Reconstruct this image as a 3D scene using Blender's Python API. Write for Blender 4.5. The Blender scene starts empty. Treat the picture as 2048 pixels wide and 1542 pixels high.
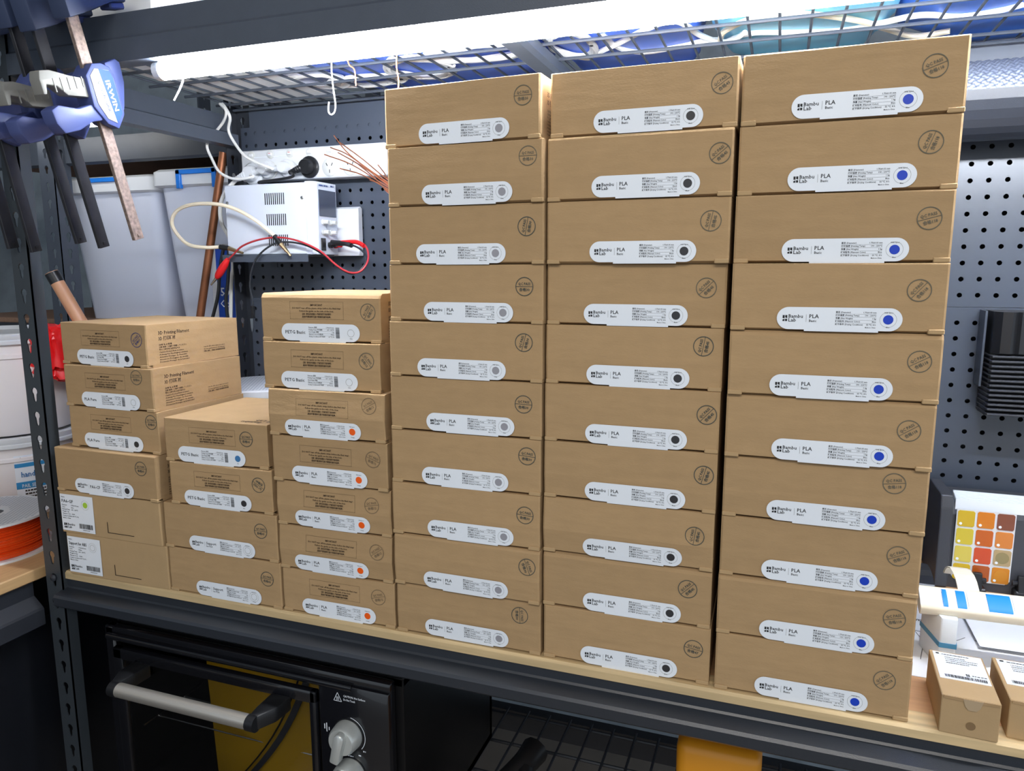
import bpy, bmesh, math, random
from mathutils import Vector, Matrix
from mathutils.geometry import tessellate_polygon

random.seed(7)
SC = bpy.context.scene
COL = SC.collection
R_ = math.radians

# ------------------------------------------------------------------ camera
FPX, CX, CY = 1474.45, 1024.0, 771.0
YAW, PITCH, ROLL = 0.34545, -0.15945, -0.00239
CAM = Vector((0.53382, -0.83352, 0.4891))
_f = Vector((-math.sin(YAW)*math.cos(PITCH), math.cos(YAW)*math.cos(PITCH), math.sin(PITCH)))
_r0 = Vector((math.cos(YAW), math.sin(YAW), 0)); _u0 = _r0.cross(_f)
_r = math.cos(ROLL)*_r0 + math.sin(ROLL)*_u0; _u = _r.cross(_f)
cam_data = bpy.data.cameras.new('camera')
cam = bpy.data.objects.new('camera', cam_data); COL.objects.link(cam)
cam_data.sensor_fit = 'HORIZONTAL'; cam_data.sensor_width = 36; cam_data.lens = FPX/2048*36
cam_data.clip_start = 0.02; cam_data.clip_end = 50
cam.matrix_world = Matrix(((_r.x, _u.x, -_f.x, CAM.x), (_r.y, _u.y, -_f.y, CAM.y), (_r.z, _u.z, -_f.z, CAM.z), (0, 0, 0, 1)))
SC.camera = cam

def on(px, py, ax, v):
    """the point where the sight line of a photograph pixel meets the plane ax = v"""
    d = _f + _r*((px-CX)/FPX) + _u*((CY-py)/FPX)
    i = 'xyz'.index(ax)
    return CAM + d*((v-CAM[i])/d[i])

# ------------------------------------------------------------------ world, lights, exposure
world = bpy.data.worlds.new('world'); SC.world = world; world.use_nodes = True
wb = world.node_tree.nodes['Background']
wb.inputs[0].default_value = (0.80, 0.90, 1.0, 1); wb.inputs[1].default_value = 0.50
SC.view_settings.view_transform = 'Standard'; SC.view_settings.look = 'None'
SC.view_settings.exposure = 0.8; SC.view_settings.gamma = 1.0; SC.view_settings.use_curve_mapping = False

def area(name, loc, rot, sx, sy, power, colr):
    l = bpy.data.lights.new(name, 'AREA'); l.shape = 'RECTANGLE'; l.size = sx; l.size_y = sy
    l.energy = power; l.color = colr
    o = bpy.data.objects.new(name, l); COL.objects.link(o); o.location = loc; o.rotation_euler = rot
    return o
area('room_ceiling_lamp', (0.7, -1.55, 1.46), (R_(38), 0, 0), 1.2, 0.6, 17, (1.0, 0.95, 0.88))
LED_STRENGTH = 85.0

# ------------------------------------------------------------------ materials
def lin(c):
    def g(v):
        v /= 255.0
        return v/12.92 if v <= 0.04045 else ((v+0.055)/1.055)**2.4
    return (g(c[0]), g(c[1]), g(c[2]), 1)

MATS = {}
def mat(name, rgb, rough=0.5, metal=0.0, noise=0.0, nscale=60.0, bump=0.0, bscale=200.0, trans=0.0, alpha=1.0,
        emit=0.0, spec=0.5, stretch=None, coat=0.0, rnd=0.0, wave=0.0):
    if name in MATS: return MATS[name]
    m = bpy.data.materials.new(name); m.use_nodes = True
    nt = m.node_tree; b = nt.nodes['Principled BSDF']
    c = lin(rgb)
    b.inputs['Base Color'].default_value = c
    b.inputs['Roughness'].default_value = rough; b.inputs['Metallic'].default_value = metal
    b.inputs['Specular IOR Level'].default_value = spec
    b.inputs['Transmission Weight'].default_value = trans; b.inputs['Alpha'].default_value = alpha
    b.inputs['Coat Weight'].default_value = coat
    if emit:
        b.inputs['Emission Color'].default_value = c; b.inputs['Emission Strength'].default_value = emit
    L = nt.links
    tc = nt.nodes.new('ShaderNodeTexCoord')
    vec = tc.outputs['Object']
    if stretch:
        mp = nt.nodes.new('ShaderNodeMapping'); mp.inputs['Scale'].default_value = stretch
        L.new(vec, mp.inputs['Vector']); vec = mp.outputs['Vector']
    src = None
    if noise:
        n = nt.nodes.new('ShaderNodeTexNoise'); n.inputs['Scale'].default_value = nscale; n.inputs['Detail'].default_value = 6
        L.new(vec, n.inputs['Vector'])
        r = nt.nodes.new('ShaderNodeMapRange'); r.inputs['From Min'].default_value = 0.25; r.inputs['From Max'].default_value = 0.75
        r.inputs['To Min'].default_value = 1-noise; r.inputs['To Max'].default_value = 1+noise
        L.new(n.outputs['Fac'], r.inputs['Value']); src = r.outputs['Result']
    if wave:
        w = nt.nodes.new('ShaderNodeTexWave'); w.inputs['Scale'].default_value = wave; w.inputs['Distortion'].default_value = 5
        w.inputs['Detail'].default_value = 3; w.bands_direction = 'Y'
        L.new(vec, w.inputs['Vector'])
        r2 = nt.nodes.new('ShaderNodeMapRange'); r2.inputs['To Min'].default_value = 0.86; r2.inputs['To Max'].default_value = 1.08
        L.new(w.outputs['Fac'], r2.inputs['Value'])
        if src:
            mm = nt.nodes.new('ShaderNodeMath'); mm.operation = 'MULTIPLY'; L.new(src, mm.inputs[0]); L.new(r2.outputs['Result'], mm.inputs[1]); src = mm.outputs[0]
        else: src = r2.outputs['Result']
    if rnd:
        oi = nt.nodes.new('ShaderNodeObjectInfo')
        r3 = nt.nodes.new('ShaderNodeMapRange'); r3.inputs['To Min'].default_value = 1-rnd; r3.inputs['To Max'].default_value = 1+rnd
        L.new(oi.outputs['Random'], r3.inputs['Value'])
        if src:
            mm = nt.nodes.new('ShaderNodeMath'); mm.operation = 'MULTIPLY'; L.new(src, mm.inputs[0]); L.new(r3.outputs['Result'], mm.inputs[1]); src = mm.outputs[0]
        else: src = r3.outputs['Result']
    if src:
        vm = nt.nodes.new('ShaderNodeVectorMath'); vm.operation = 'SCALE'; vm.inputs[0].default_value = c[:3]
        L.new(src, vm.inputs['Scale']); L.new(vm.outputs['Vector'], b.inputs['Base Color'])
    if bump:
        n2 = nt.nodes.new('ShaderNodeTexNoise'); n2.inputs['Scale'].default_value = bscale; n2.inputs['Detail'].default_value = 4
        L.new(vec, n2.inputs['Vector'])
        bp = nt.nodes.new('ShaderNodeBump'); bp.inputs['Strength'].default_value = bump; bp.inputs['Distance'].default_value = 0.002
        L.new(n2.outputs['Fac'], bp.inputs['Height']); L.new(bp.outputs['Normal'], b.inputs['Normal'])
    MATS[name] = m
    return m

KRAFT = mat('kraft_card', (171, 142, 105), 0.85, noise=0.05, nscale=35, bump=0.12, bscale=260, rnd=0.05, stretch=(1, 1, 2.2), spec=0.2)
def crease_bump(m):
    nt = m.node_tree; L = nt.links; b = nt.nodes['Principled BSDF']
    tc = nt.nodes.new('ShaderNodeTexCoord'); oi = nt.nodes.new('ShaderNodeObjectInfo'); mp = nt.nodes.new('ShaderNodeMapping'); mp.inputs['Scale'].default_value = (1, 1, 5)
    ad = nt.nodes.new('ShaderNodeVectorMath'); ad.operation = 'ADD'; L.new(tc.outputs['Object'], mp.inputs['Vector']); L.new(mp.outputs['Vector'], ad.inputs[0])
    ml = nt.nodes.new('ShaderNodeMath'); ml.operation = 'MULTIPLY'; ml.inputs[1].default_value = 9.0; L.new(oi.outputs['Random'], ml.inputs[0]); L.new(ml.outputs[0], ad.inputs[1])
    n = nt.nodes.new('ShaderNodeTexNoise'); n.inputs['Scale'].default_value = 9; n.inputs['Detail'].default_value = 2; L.new(ad.outputs['Vector'], n.inputs['Vector'])
    bp = nt.nodes.new('ShaderNodeBump'); bp.inputs['Strength'].default_value = 0.35; bp.inputs['Distance'].default_value = 0.006; L.new(n.outputs['Fac'], bp.inputs['Height'])
    old = b.inputs['Normal'].links[0].from_socket; L.new(old, bp.inputs['Normal']); L.new(bp.outputs['Normal'], b.inputs['Normal'])
crease_bump(KRAFT)
KRAFT2 = mat('pale_kraft_card', (178, 150, 112), 0.85, noise=0.04, nscale=30, bump=0.1, bscale=260, spec=0.2)
INK = mat('black_ink', (34, 34, 38), 0.7)
INKB = mat('brown_print_ink', (42, 31, 22), 0.8)
STAMPS = [mat('dark_stamp_ink', (62, 72, 70), 0.8), mat('grey_stamp_ink', (96, 94, 82), 0.8), mat('pale_stamp_ink', (122, 104, 80), 0.8), mat('blue_stamp_ink', (40, 58, 120), 0.8)]
LABELW = mat('label_white', (232, 238, 246), 0.4)
METAL = mat('charcoal_powder_coat', (72, 79, 91), 0.4, noise=0.05, nscale=40, bump=0.12, bscale=900)
POSTM = mat('graphite_post', (56, 62, 68), 0.4, bump=0.1, bscale=900)
METALD = mat('black_powder_coat', (44, 47, 54), 0.36, noise=0.1, nscale=20, bump=0.1, bscale=900)
PEG = mat('pegboard_grey', (62, 69, 82), 0.34, noise=0.05, nscale=8, spec=0.8)
PINE = mat('pine_edge', (208, 182, 138), 0.55, noise=0.12, nscale=9, stretch=(1.2, 14, 14), wave=2.0)
WOOD = mat('warm_board', (192, 148, 106), 0.5, noise=0.14, nscale=7, stretch=(1.0, 16, 16))
WOOD2 = mat('side_board', (196, 160, 114), 0.5, noise=0.14, nscale=7, stretch=(16, 1.0, 16))
CHIP = mat('chipboard', (150, 118, 98), 0.8, noise=0.15, nscale=150)
WIREM = mat('dark_wire', (62, 68, 78), 0.4)
WHITE = mat('white_plastic', (210, 213, 217), 0.35)
WHITEC = mat('white_cord', (228, 228, 226), 0.4)
CREAM = mat('cream_cord', (226, 214, 190), 0.45)
BLACKP = mat('black_plastic', (26, 27, 30), 0.35)
DARKP = mat('dark_grey_plastic', (58, 60, 66), 0.5, bump=0.1, bscale=1200)
STEEL = mat('bright_steel', (205, 205, 205), 0.25, metal=1.0)
BRUSH = mat('brushed_steel', (228, 222, 212), 0.32, metal=0.8, noise=0.08, nscale=30, stretch=(1, 60, 60))
COPPER = mat('copper', (196, 122, 84), 0.35, metal=0.85)
COPPERP = mat('aged_copper', (150, 96, 66), 0.45, metal=0.6, noise=0.15, nscale=30)

# ------------------------------------------------------------------ mesh helpers
def bm_new(): return bmesh.new()

def box(bm, x0, x1, y0, y1, z0, z1, bev=0.0, seg=2):
    r = bmesh.ops.create_cube(bm, size=1.0)
    vs = r['verts']
    for v in vs:
        v.co = Vector((x0+(v.co.x+.5)*(x1-x0), y0+(v.co.y+.5)*(y1-y0), z0+(v.co.z+.5)*(z1-z0)))
    if bev > 0:
        es = list({e for v in vs for e in v.link_edges})
        bmesh.ops.bevel(bm, geom=es, offset=bev, segments=seg, profile=0.5, affect='EDGES', clamp_overlap=True)

def prism(bm, poly, axis, a, b, bev=0.0):
    """polygon extruded along an axis: poly in (y,z) for 'x', (x,z) for 'y', (x,y) for 'z'"""
    def P(p, t):
        return {'x': (t, p[0], p[1]), 'y': (p[0], t, p[1]), 'z': (p[0], p[1], t)}[axis]
    va = [bm.verts.new(P(p, a)) for p in poly]; vb = [bm.verts.new(P(p, b)) for p in poly]
    n = len(poly); fs = [bm.faces.new(va), bm.faces.new(vb[::-1])]
    for i in range(n):
        fs.append(bm.faces.new((va[i], vb[i], vb[(i+1) % n], va[(i+1) % n])))
    bmesh.ops.recalc_face_normals(bm, faces=fs)
    if bev > 0:
        es = list({e for f in fs for e in f.edges})
        bmesh.ops.bevel(bm, geom=es, offset=bev, segments=2, profile=0.5, affect='EDGES', clamp_overlap=True)

def basis(d):
    d = d.normalized()
    a = Vector((0, 0, 1)) if abs(d.z) < 0.9 else Vector((1, 0, 0))
    u = d.cross(a).normalized()
    return u, d.cross(u).normalized()

def rings(bm, rr, caps=True):
    """skin a list of vertex rings"""
    R = [[bm.verts.new(p) for p in r] for r in rr]
    n = len(R[0]); fs = []
    for a, b in zip(R, R[1:]):
        for i in range(n):
            fs.append(bm.faces.new((a[i], a[(i+1) % n], b[(i+1) % n], b[i])))
    if caps:
        fs.append(bm.faces.new(R[0][::-1])); fs.append(bm.faces.new(R[-1]))
    bmesh.ops.recalc_face_normals(bm, faces=fs)

def cyl(bm, p0, p1, r0, r1=None, seg=16, caps=True):
    p0, p1 = Vector(p0), Vector(p1); r1 = r0 if r1 is None else r1
    u, v = basis(p1-p0)
    ring = lambda p, r: [p+(u*math.cos(t)+v*math.sin(t))*r for t in (2*math.pi*i/seg for i in range(seg))]
    rings(bm, [ring(p0, r0), ring(p1, r1)], caps)

def spline(pts, n=6):
    pts = [Vector(p) for p in pts]
    if len(pts) < 3: return pts
    out = []
    ext = [pts[0]*2-pts[1]]+pts+[pts[-1]*2-pts[-2]]
    for i in range(1, len(ext)-2):
        a, b, c, d = ext[i-1], ext[i], ext[i+1], ext[i+2]
        for k in range(n):
            t = k/n
            out.append(0.5*((2*b)+(c-a)*t+(2*a-5*b+4*c-d)*t*t+(3*b-a-3*c+d)*t**3))
    out.append(pts[-1])
    return out

def tube(bm, pts, r, seg=8, n=6, smooth=True):
    p = spline(pts, n) if smooth else [Vector(q) for q in pts]
    rr = []; u = None
    for i in range(len(p)):
        d = (p[min(i+1, len(p)-1)]-p[max(i-1, 0)])
        if d.length < 1e-9: d = Vector((0, 0, 1))
        d.normalize()
        if u is None: u, v = basis(d)
        else:
            u = (u-d*u.dot(d)).normalized(); v = d.cross(u)
        rad = r(i/(len(p)-1)) if callable(r) else r
        rr.append([p[i]+(u*math.cos(t)+v*math.sin(t))*rad for t in (2*math.pi*k/seg for k in range(seg))])
    rings(bm, rr)

def lathe(bm, prof, c=(0, 0, 0), seg=32, axis='z'):
    c = Vector(c); rr = []
    for r, h in prof:
        ring = []
        for i in range(seg):
            t = 2*math.pi*i/seg; a, b = r*math.cos(t), r*math.sin(t)
            ring.append(c+Vector({'z': (a, b, h), 'x': (h, a, b), 'y': (a, h, b)}[axis]))
        rr.append(ring)
    rings(bm, rr)

def disc(bm, c, r, seg=24, th=0.0003, axis='y'):
    lathe(bm, [(r, -th), (r, 0)], c, seg, axis)

def ringflat(bm, c, r0, r1, seg=32):
    """flat annulus in the xz plane facing -y"""
    c = Vector(c)
    A = [bm.verts.new(c+Vector((r0*math.cos(t), 0, r0*math.sin(t)))) for t in (2*math.pi*i/seg for i in range(seg))]
    B = [bm.verts.new(c+Vector((r1*math.cos(t), 0, r1*math.sin(t)))) for t in (2*math.pi*i/seg for i in range(seg))]
    for i in range(seg):
        bm.faces.new((A[i], B[i], B[(i+1) % seg], A[(i+1) % seg]))

def mesh_of(bm, name, smooth=False):
    me = bpy.data.meshes.new(name); bm.to_mesh(me); bm.free()
    if smooth:
        for p in me.polygons: p.use_smooth = True
        me.set_sharp_from_angle(angle=R_(40))
    return me

def put(name, me, m, parent=None, loc=(0, 0, 0), rot=(0, 0, 0)):
    o = bpy.data.objects.new(name, me); COL.objects.link(o)
    if m is not None and not me.materials: me.materials.append(m)
    o.parent = parent; o.location = loc; o.rotation_euler = rot
    return o

def part(parent, name, bm, m, smooth=False, world=False, label=None):
    if world:
        bmesh.ops.translate(bm, verts=bm.verts, vec=-parent.location)
    o = put(name, mesh_of(bm, name, smooth), m, parent)
    if label: o['label'] = label
    return o

def sub(parent, name, bm, m, smooth=False, world=False, label=None):
    if world:
        bmesh.ops.translate(bm, verts=bm.verts, vec=-parent.parent.location)
    o = put(name, mesh_of(bm, name, smooth), m, parent)
    if label: o['label'] = label
    return o

def thing(name, label, cat, loc=(0, 0, 0), rot=(0, 0, 0), group=None):
    o = bpy.data.objects.new(name, None); COL.objects.link(o)
    o.empty_display_size = 0.05; o.location = loc; o.rotation_euler = rot
    o['label'] = label; o['category'] = cat
    if group: o['group'] = group
    return o

def solo(name, bm, m, label, cat, smooth=False, group=None, kind=None):
    """a thing that is one mesh; built in world space, origin moved to its base"""
    mn = Vector((min(v.co.x for v in bm.verts), min(v.co.y for v in bm.verts), min(v.co.z for v in bm.verts)))
    mx = Vector((max(v.co.x for v in bm.verts), max(v.co.y for v in bm.verts), 0))
    c = Vector(((mn.x+mx.x)/2, (mn.y+mx.y)/2, mn.z))
    bmesh.ops.translate(bm, verts=bm.verts, vec=-c)
    o = put(name, mesh_of(bm, name, smooth), m, None, c)
    o['label'] = label; o['category'] = cat
    if group: o['group'] = group
    if kind: o['kind'] = kind
    return o

def structure(name, bm, m, label):
    o = put(name, mesh_of(bm, name), m)
    o['kind'] = 'structure'; o['label'] = label; o['category'] = name.split('_')[0]
    return o

# text --------------------------------------------------------------
_TX = {}
def text_geo(body):
    if body not in _TX:
        c = bpy.data.curves.new('text', 'FONT'); c.body = body; c.size = 1.0; c.resolution_u = 1; c.offset = 0.014
        o = bpy.data.objects.new('text', c); COL.objects.link(o)
        dg = bpy.context.evaluated_depsgraph_get()
        me = bpy.data.meshes.new_from_object(o.evaluated_get(dg))
        vs = [(v.co.x, v.co.y) for v in me.vertices]; fs = [tuple(p.vertices) for p in me.polygons]
        bpy.data.objects.remove(o); bpy.data.curves.remove(c); bpy.data.meshes.remove(me)
        _TX[body] = (vs, fs, max([v[0] for v in vs] or [0]), 0)
    return _TX[body]

def ink(items, plane='front'):
    """flat print: ('t', text, size, x, y, align[, width][, angle]) or ('r', x0, x1, y0, y1); returns a bmesh facing -y, +x or +z"""
    bm = bm_new()
    M = {'front': lambda u, v: (u, 0, v), 'right': lambda u, v: (0, u, v), 'top': lambda u, v: (u, v, 0)}[plane]
    for it in items:
        if it[0] == 't':
            _, body, size, x, y, al = it[:6]
            w = it[6] if len(it) > 6 else None; ang = it[7] if len(it) > 7 else 0.0
            vs, fs, wd, _ = text_geo(body)
            sx = size if not w else w/wd
            off = {'l': 0, 'c': -wd*sx/2, 'r': -wd*sx}[al]
            ca, sa = math.cos(ang), math.sin(ang)
            nv = []
            for a, b in vs:
                p, q = a*sx+off, b*size
                nv.append(bm.verts.new(M(x+p*ca-q*sa, y+p*sa+q*ca)))
            for f in fs:
                try: bm.faces.new([nv[i] for i in f])
                except ValueError: pass
        elif it[0] == 'r':
            _, x0, x1, y0, y1 = it
            bm.faces.new([bm.verts.new(M(*p)) for p in ((x0, y0), (x1, y0), (x1, y1), (x0, y1))])
        elif it[0] == 'p':
            bm.faces.new([bm.verts.new(M(*p)) for p in it[1]])
        elif it[0] == 'o':
            _, x, y, r0, r1 = it[:5]; n = 28
            A = [bm.verts.new(M(x+r0*math.cos(6.28319*i/n), y+r0*math.sin(6.28319*i/n))) for i in range(n)]
            B = [bm.verts.new(M(x+r1*math.cos(6.28319*i/n), y+r1*math.sin(6.28319*i/n))) for i in range(n)]
            for i in range(n): bm.faces.new((A[i], B[i], B[(i+1) % n], A[(i+1) % n]))
    return bm

def bars(x0, x1, y, h, seed):
    """a line of small print too fine to read: short strokes with word gaps"""
    r = random.Random(seed); o = []; x = x0
    while x < x1:
        w = min(h*r.uniform(.6, 2.4), x1-x); o.append(('r', x, x+w, y, y+h)); x += w+h*r.uniform(.25, .6)
    return o

# plates with holes --------------------------------------------------
def plate(cells, hole, outer, th, to3):
    """sheet made of equal cells, each with a hole: cells = list of (u,v), hole and outer = polygons about the cell centre"""
    tri = tessellate_polygon([[Vector((p[0], p[1], 0)) for p in outer], [Vector((p[0], p[1], 0)) for p in hole]])
    pts = list(outer)+list(hole); no, nh = len(outer), len(hole)
    V, Fc = [], []
    for cu, cv in cells:
        b = len(V)
        for w in (0, th):
            for p in pts: V.append(to3(cu+p[0], cv+p[1], w))
        n = len(pts)
        for t in tri:
            Fc.append((b+t[0], b+t[1], b+t[2])); Fc.append((b+n+t[2], b+n+t[1], b+n+t[0]))
        for i in range(nh):
            j = (i+1) % nh
            Fc.append((b+no+i, b+no+j, b+n+no+j, b+n+no+i))
        for i in range(no):
            j = (i+1) % no
            Fc.append((b+i, b+n+i, b+n+j, b+j))
    bm = bm_new()
    vs = [bm.verts.new(v) for v in V]
    for f in Fc: bm.faces.new([vs[i] for i in f])
    bmesh.ops.recalc_face_normals(bm, faces=bm.faces)
    return bm

def keyhole(s=1.0):
    """keyhole slot: round head above a narrow tail"""
    p = []
    for i in range(9):
        t = R_(-50+280*i/8); p.append((0.0062*s*math.cos(t), 0.005*s+0.0062*s*math.sin(t)))
    p += [(-0.0032*s, -0.008*s), (-0.0018*s, -0.0115*s), (0.0018*s, -0.0115*s), (0.0032*s, -0.008*s)]
    return p

PITCHK = 0.0385
def angle_post(parent, name, x, y, sx, sy, z0, z1, m, w=0.036, th=0.002, w2=None):
    """slotted angle post; corner at (x, y), flanges run sx*w along x and sy*w along y (local to the parent)"""
    n = int((z1-z0)/PITCHK)
    cells = [(0, z0+PITCHK*(i+.5)) for i in range(n)]
    outer = [(-w/2, -PITCHK/2), (w/2, -PITCHK/2), (w/2, PITCHK/2), (-w/2, PITCHK/2)]
    a = plate(cells, keyhole(), outer, th, lambda u, v, t: (x+sx*(w/2+u), y+sy*t, v))
    if w2:
        b = bm_new(); box(b, min(x, x+sx*th), max(x, x+sx*th), min(y, y+sy*w2), max(y, y+sy*w2), z0, z0+n*PITCHK)
    else:
        b = plate(cells, keyhole(), outer, th, lambda u, v, t: (x+sx*t, y+sy*(w/2+u), v))
    me = mesh_of(b, 'tmp'); a.from_mesh(me); bpy.data.meshes.remove(me)
    return part(parent, name, a, m)

# ================================================================== THE ROOM
FLOOR_Z, CEIL_Z = -0.92, 1.50
CONC = mat('concrete_floor', (128, 118, 108), 0.7, noise=0.12, nscale=6)
WALLM = mat('rough_grey_wall', (150, 162, 172), 0.8, noise=0.22, nscale=14, bump=0.5, bscale=30)
CEILM = mat('white_ceiling', (236, 236, 236), 0.8)
bm = bm_new(); box(bm, -2.2, 3.0, -3.2, 1.3, FLOOR_Z-0.05, FLOOR_Z); structure('floor', bm, CONC, 'grey concrete floor under the benches')
bm = bm_new(); box(bm, -2.2, 3.0, 1.2, 1.3, FLOOR_Z, CEIL_Z); structure('wall_back', bm, WALLM, 'rough blue grey wall behind the shelving')
bm = bm_new(); box(bm, -2.2, -2.1, -3.2, 1.2, FLOOR_Z, CEIL_Z); structure('wall_left', bm, WALLM, 'rough blue grey side wall beyond the pails')
bm = bm_new(); box(bm, -2.2, 3.0, -3.2, 1.3, CEIL_Z, CEIL_Z+0.05); structure('ceiling', bm, CEILM, 'plain white ceiling above the wire deck')

# ================================================================== MAIN WORKBENCH UNIT
XL, XR = -0.577, 1.26           # outer faces of the end posts
YF, YB = -0.013, 0.515
bench = thing('shelving_workbench', 'charcoal slotted steel workbench unit framing the carton stacks', 'workbench', ((XL+XR)/2, (YF+YB)/2, FLOOR_Z))
def bpart(name, bm, m, **k): return part(bench, name, bm, m, world=True, **k)
for nx, sx in ((XL, 1), (XR, -1)):
    for ny, sy in ((YF, 1), (YB, -1)):
        L0 = bench.location
        if ny == YF and nx == XL: angle_post(bench, 'post', nx+.036-L0.x, ny-L0.y, -1, sy, 0.0, 2.1, POSTM, w2=0.02)
        else: angle_post(bench, 'post', nx-L0.x, ny-L0.y, sx, sy, 0.0, 2.1, METALD)
# worktop
TOPX0, TOPX1 = XL+0.036, XR-0.03
top = thing('worktop', 'pine worktop board with pale front edging under all the carton stacks', 'worktop', ((TOPX0+TOPX1)/2, 0.25, -0.013))
bm = bm_new(); box(bm, TOPX0, TOPX1, 0.026, YB-0.004, -0.013, 0.0); part(top, 'board', bm, WOOD, world=True)
bm = bm_new(); prism(bm, [(-0.007, -0.0125), (-0.007, -0.003), (-0.004, 0.0), (0.026, 0.0), (0.026, -0.013), (-0.006, -0.013)], 'x', TOPX0, TOPX1)
part(top, 'front_edging', bm, PINE, world=True, label='pale pine edging along the front of the worktop')
# stepped front beam below the worktop
BEAM = [(-0.004, -0.0135), (-0.004, -0.026), (-0.006, -0.0285), (-0.026, -0.0335), (-0.029, -0.037), (-0.029, -0.050), (-0.025, -0.054), (0.012, -0.054), (0.012, -0.0135)]
bm = bm_new(); prism(bm, BEAM, 'x', TOPX0-0.004, XR-0.03); bpart('front_beam', bm, mat('graphite_beam', (44, 48, 55), .3, bump=.1, bscale=900))
bm = bm_new(); box(bm, XL+0.04, XR-0.04, YB-0.03, YB-0.006, -0.075, -0.0135); bpart('back_beam', bm, METALD)
for x in (XL+0.004, XR-0.03):
    bm = bm_new(); box(bm, x, x+0.024, YF+0.04, YB-0.04, -0.075, -0.0135); bpart('side_beam', bm, METALD)
# upper frame
UB = [(-0.012, 0.768), (-0.012, 0.797), (-0.016, 0.800), (-0.016, 0.828), (0.016, 0.828), (0.016, 0.824), (-0.008, 0.824), (-0.008, 0.772), (0.006, 0.772), (0.006, 0.768)]
UB = [(-0.014, 0.767), (-0.014, 0.796), (-0.010, 0.800), (-0.010, 0.830), (0.018, 0.830), (0.018, 0.790), (0.014, 0.767)]
bm = bm_new(); prism(bm, UB, 'x', XL+0.034, XR-0.034); bpart('upper_front_beam', bm, METAL)
bm = bm_new(); box(bm, XL+0.04, XR-0.04, YB-0.004, YB+0.016, 0.765, 0.82); bpart('upper_back_beam', bm, METAL)
for x in (XL+0.004, XR-0.03):
    bm = bm_new(); prism(bm, [(x, 0.738), (x, 0.80), (x+0.012, 0.80), (x+0.012, 0.768), (x+0.028, 0.762), (x+0.028, 0.738)], 'y', YF+0.036, YB-0.034); bpart('upper_side_beam', bm, METAL)
bm = bm_new(); prism(bm, [(0.150, 0.797), (0.150, 0.812), (0.188, 0.812), (0.188, 0.797), (0.181, 0.792), (0.157, 0.792)], 'y', 0.02, YB-0.036); bpart('cross_beam', bm, METAL)
# bolts at the front post
for px, py in ((108, 1155), (113, 1200)):
    p = on(px, py, 'y', YF-0.001)
    bm = bm_new(); lathe(bm, [(0.006, 0.0), (0.006, -0.002), (0.004, -0.004), (0.0, -0.0045)], p, 12, 'y'); bpart('bolt', bm, METALD, smooth=True)

# wire deck on the upper frame
DECKZ = 0.815
deck = thing('wire_deck', 'dark welded wire deck lying on the upper shelf frame', 'wire deck', ((XL+XR)/2, 0.25, DECKZ))
wx = bm_new(); cyl(wx, (-(XR-XL)/2+0.02, 0, 0), ((XR-XL)/2-0.02, 0, 0), 0.0026, seg=6)
mwx = mesh_of(wx, 'wire', True)
wy = bm_new(); cyl(wy, (0, -0.235, 0), (0, 0.235, 0), 0.0021, seg=6)
mwy = mesh_of(wy, 'wire', True)
for y in (0.022, 0.10, 0.18, 0.265, 0.350, 0.435, 0.485):
    put('wire', mwx, WIREM, deck, (0, y-0.25, -0.003))
k = 0
x = XL+0.04
while x < 1.02:
    put('wire', mwy, WIREM, deck, (x-(XL+XR)/2, 0, 0.0015)); x += 0.0405

# pegboard
HOLE = [(0.0038*math.cos(2*math.pi*i/12), 0.0038*math.sin(2*math.pi*i/12)) for i in range(12)]
PC = 0.025
sq = [(-PC/2, -PC/2), (PC/2, -PC/2), (PC/2, PC/2), (-PC/2, PC/2)]
PEGY = 0.508
peg = thing('pegboard', 'grey perforated steel pegboard behind the carton stacks', 'pegboard', (0.3, PEGY, 0.0))
NX = 70; X0 = -0.523
for z0, nr in ((0.4435, 14), (0.0, 17)):
    cells = [(X0+PC*i-0.3, (z0+PC*j) if z0 else (0.4-PC*j)) for i in range(-1, NX) for j in range(nr)]
    bmp = plate(cells, HOLE, sq, 0.0015, lambda u, v, t: (u, t, v))
    lo, hi = (-PC-PC/2+X0-0.3), (X0+PC*(NX-.5)-0.3)
    zt = z0+PC*(nr-.5) if z0 else 0.4+PC/2
    # plain folded rims
    if z0: box(bmp, lo, hi, 0, 0.0015, 0.4265, z0-PC/2); box(bmp, lo, hi, 0, 0.012, 0.425, 0.4265)
    else: box(bmp, lo, hi, 0, 0.0015, 0.4+PC/2, 0.4235); box(bmp, lo, hi, 0, 0.012, 0.4235, 0.4245)
    part(peg, 'panel', bmp, PEG)
bm = bm_new(); box(bm, XL+0.04-0.3, hi, 0.0, 0.0015, 0.4435+PC*13.5, 0.822); part(peg, 'top_rail', bm, PEG)
bm = bm_new(); box(bm, -0.88, 0.94, 0.030, 0.034, -0.02, 0.82); part(peg, 'hole_shade_sheet', bm, mat('hole_shade', (22, 24, 30), .8))  # dark sheet added behind the holes; its colour stands in for shade

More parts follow.
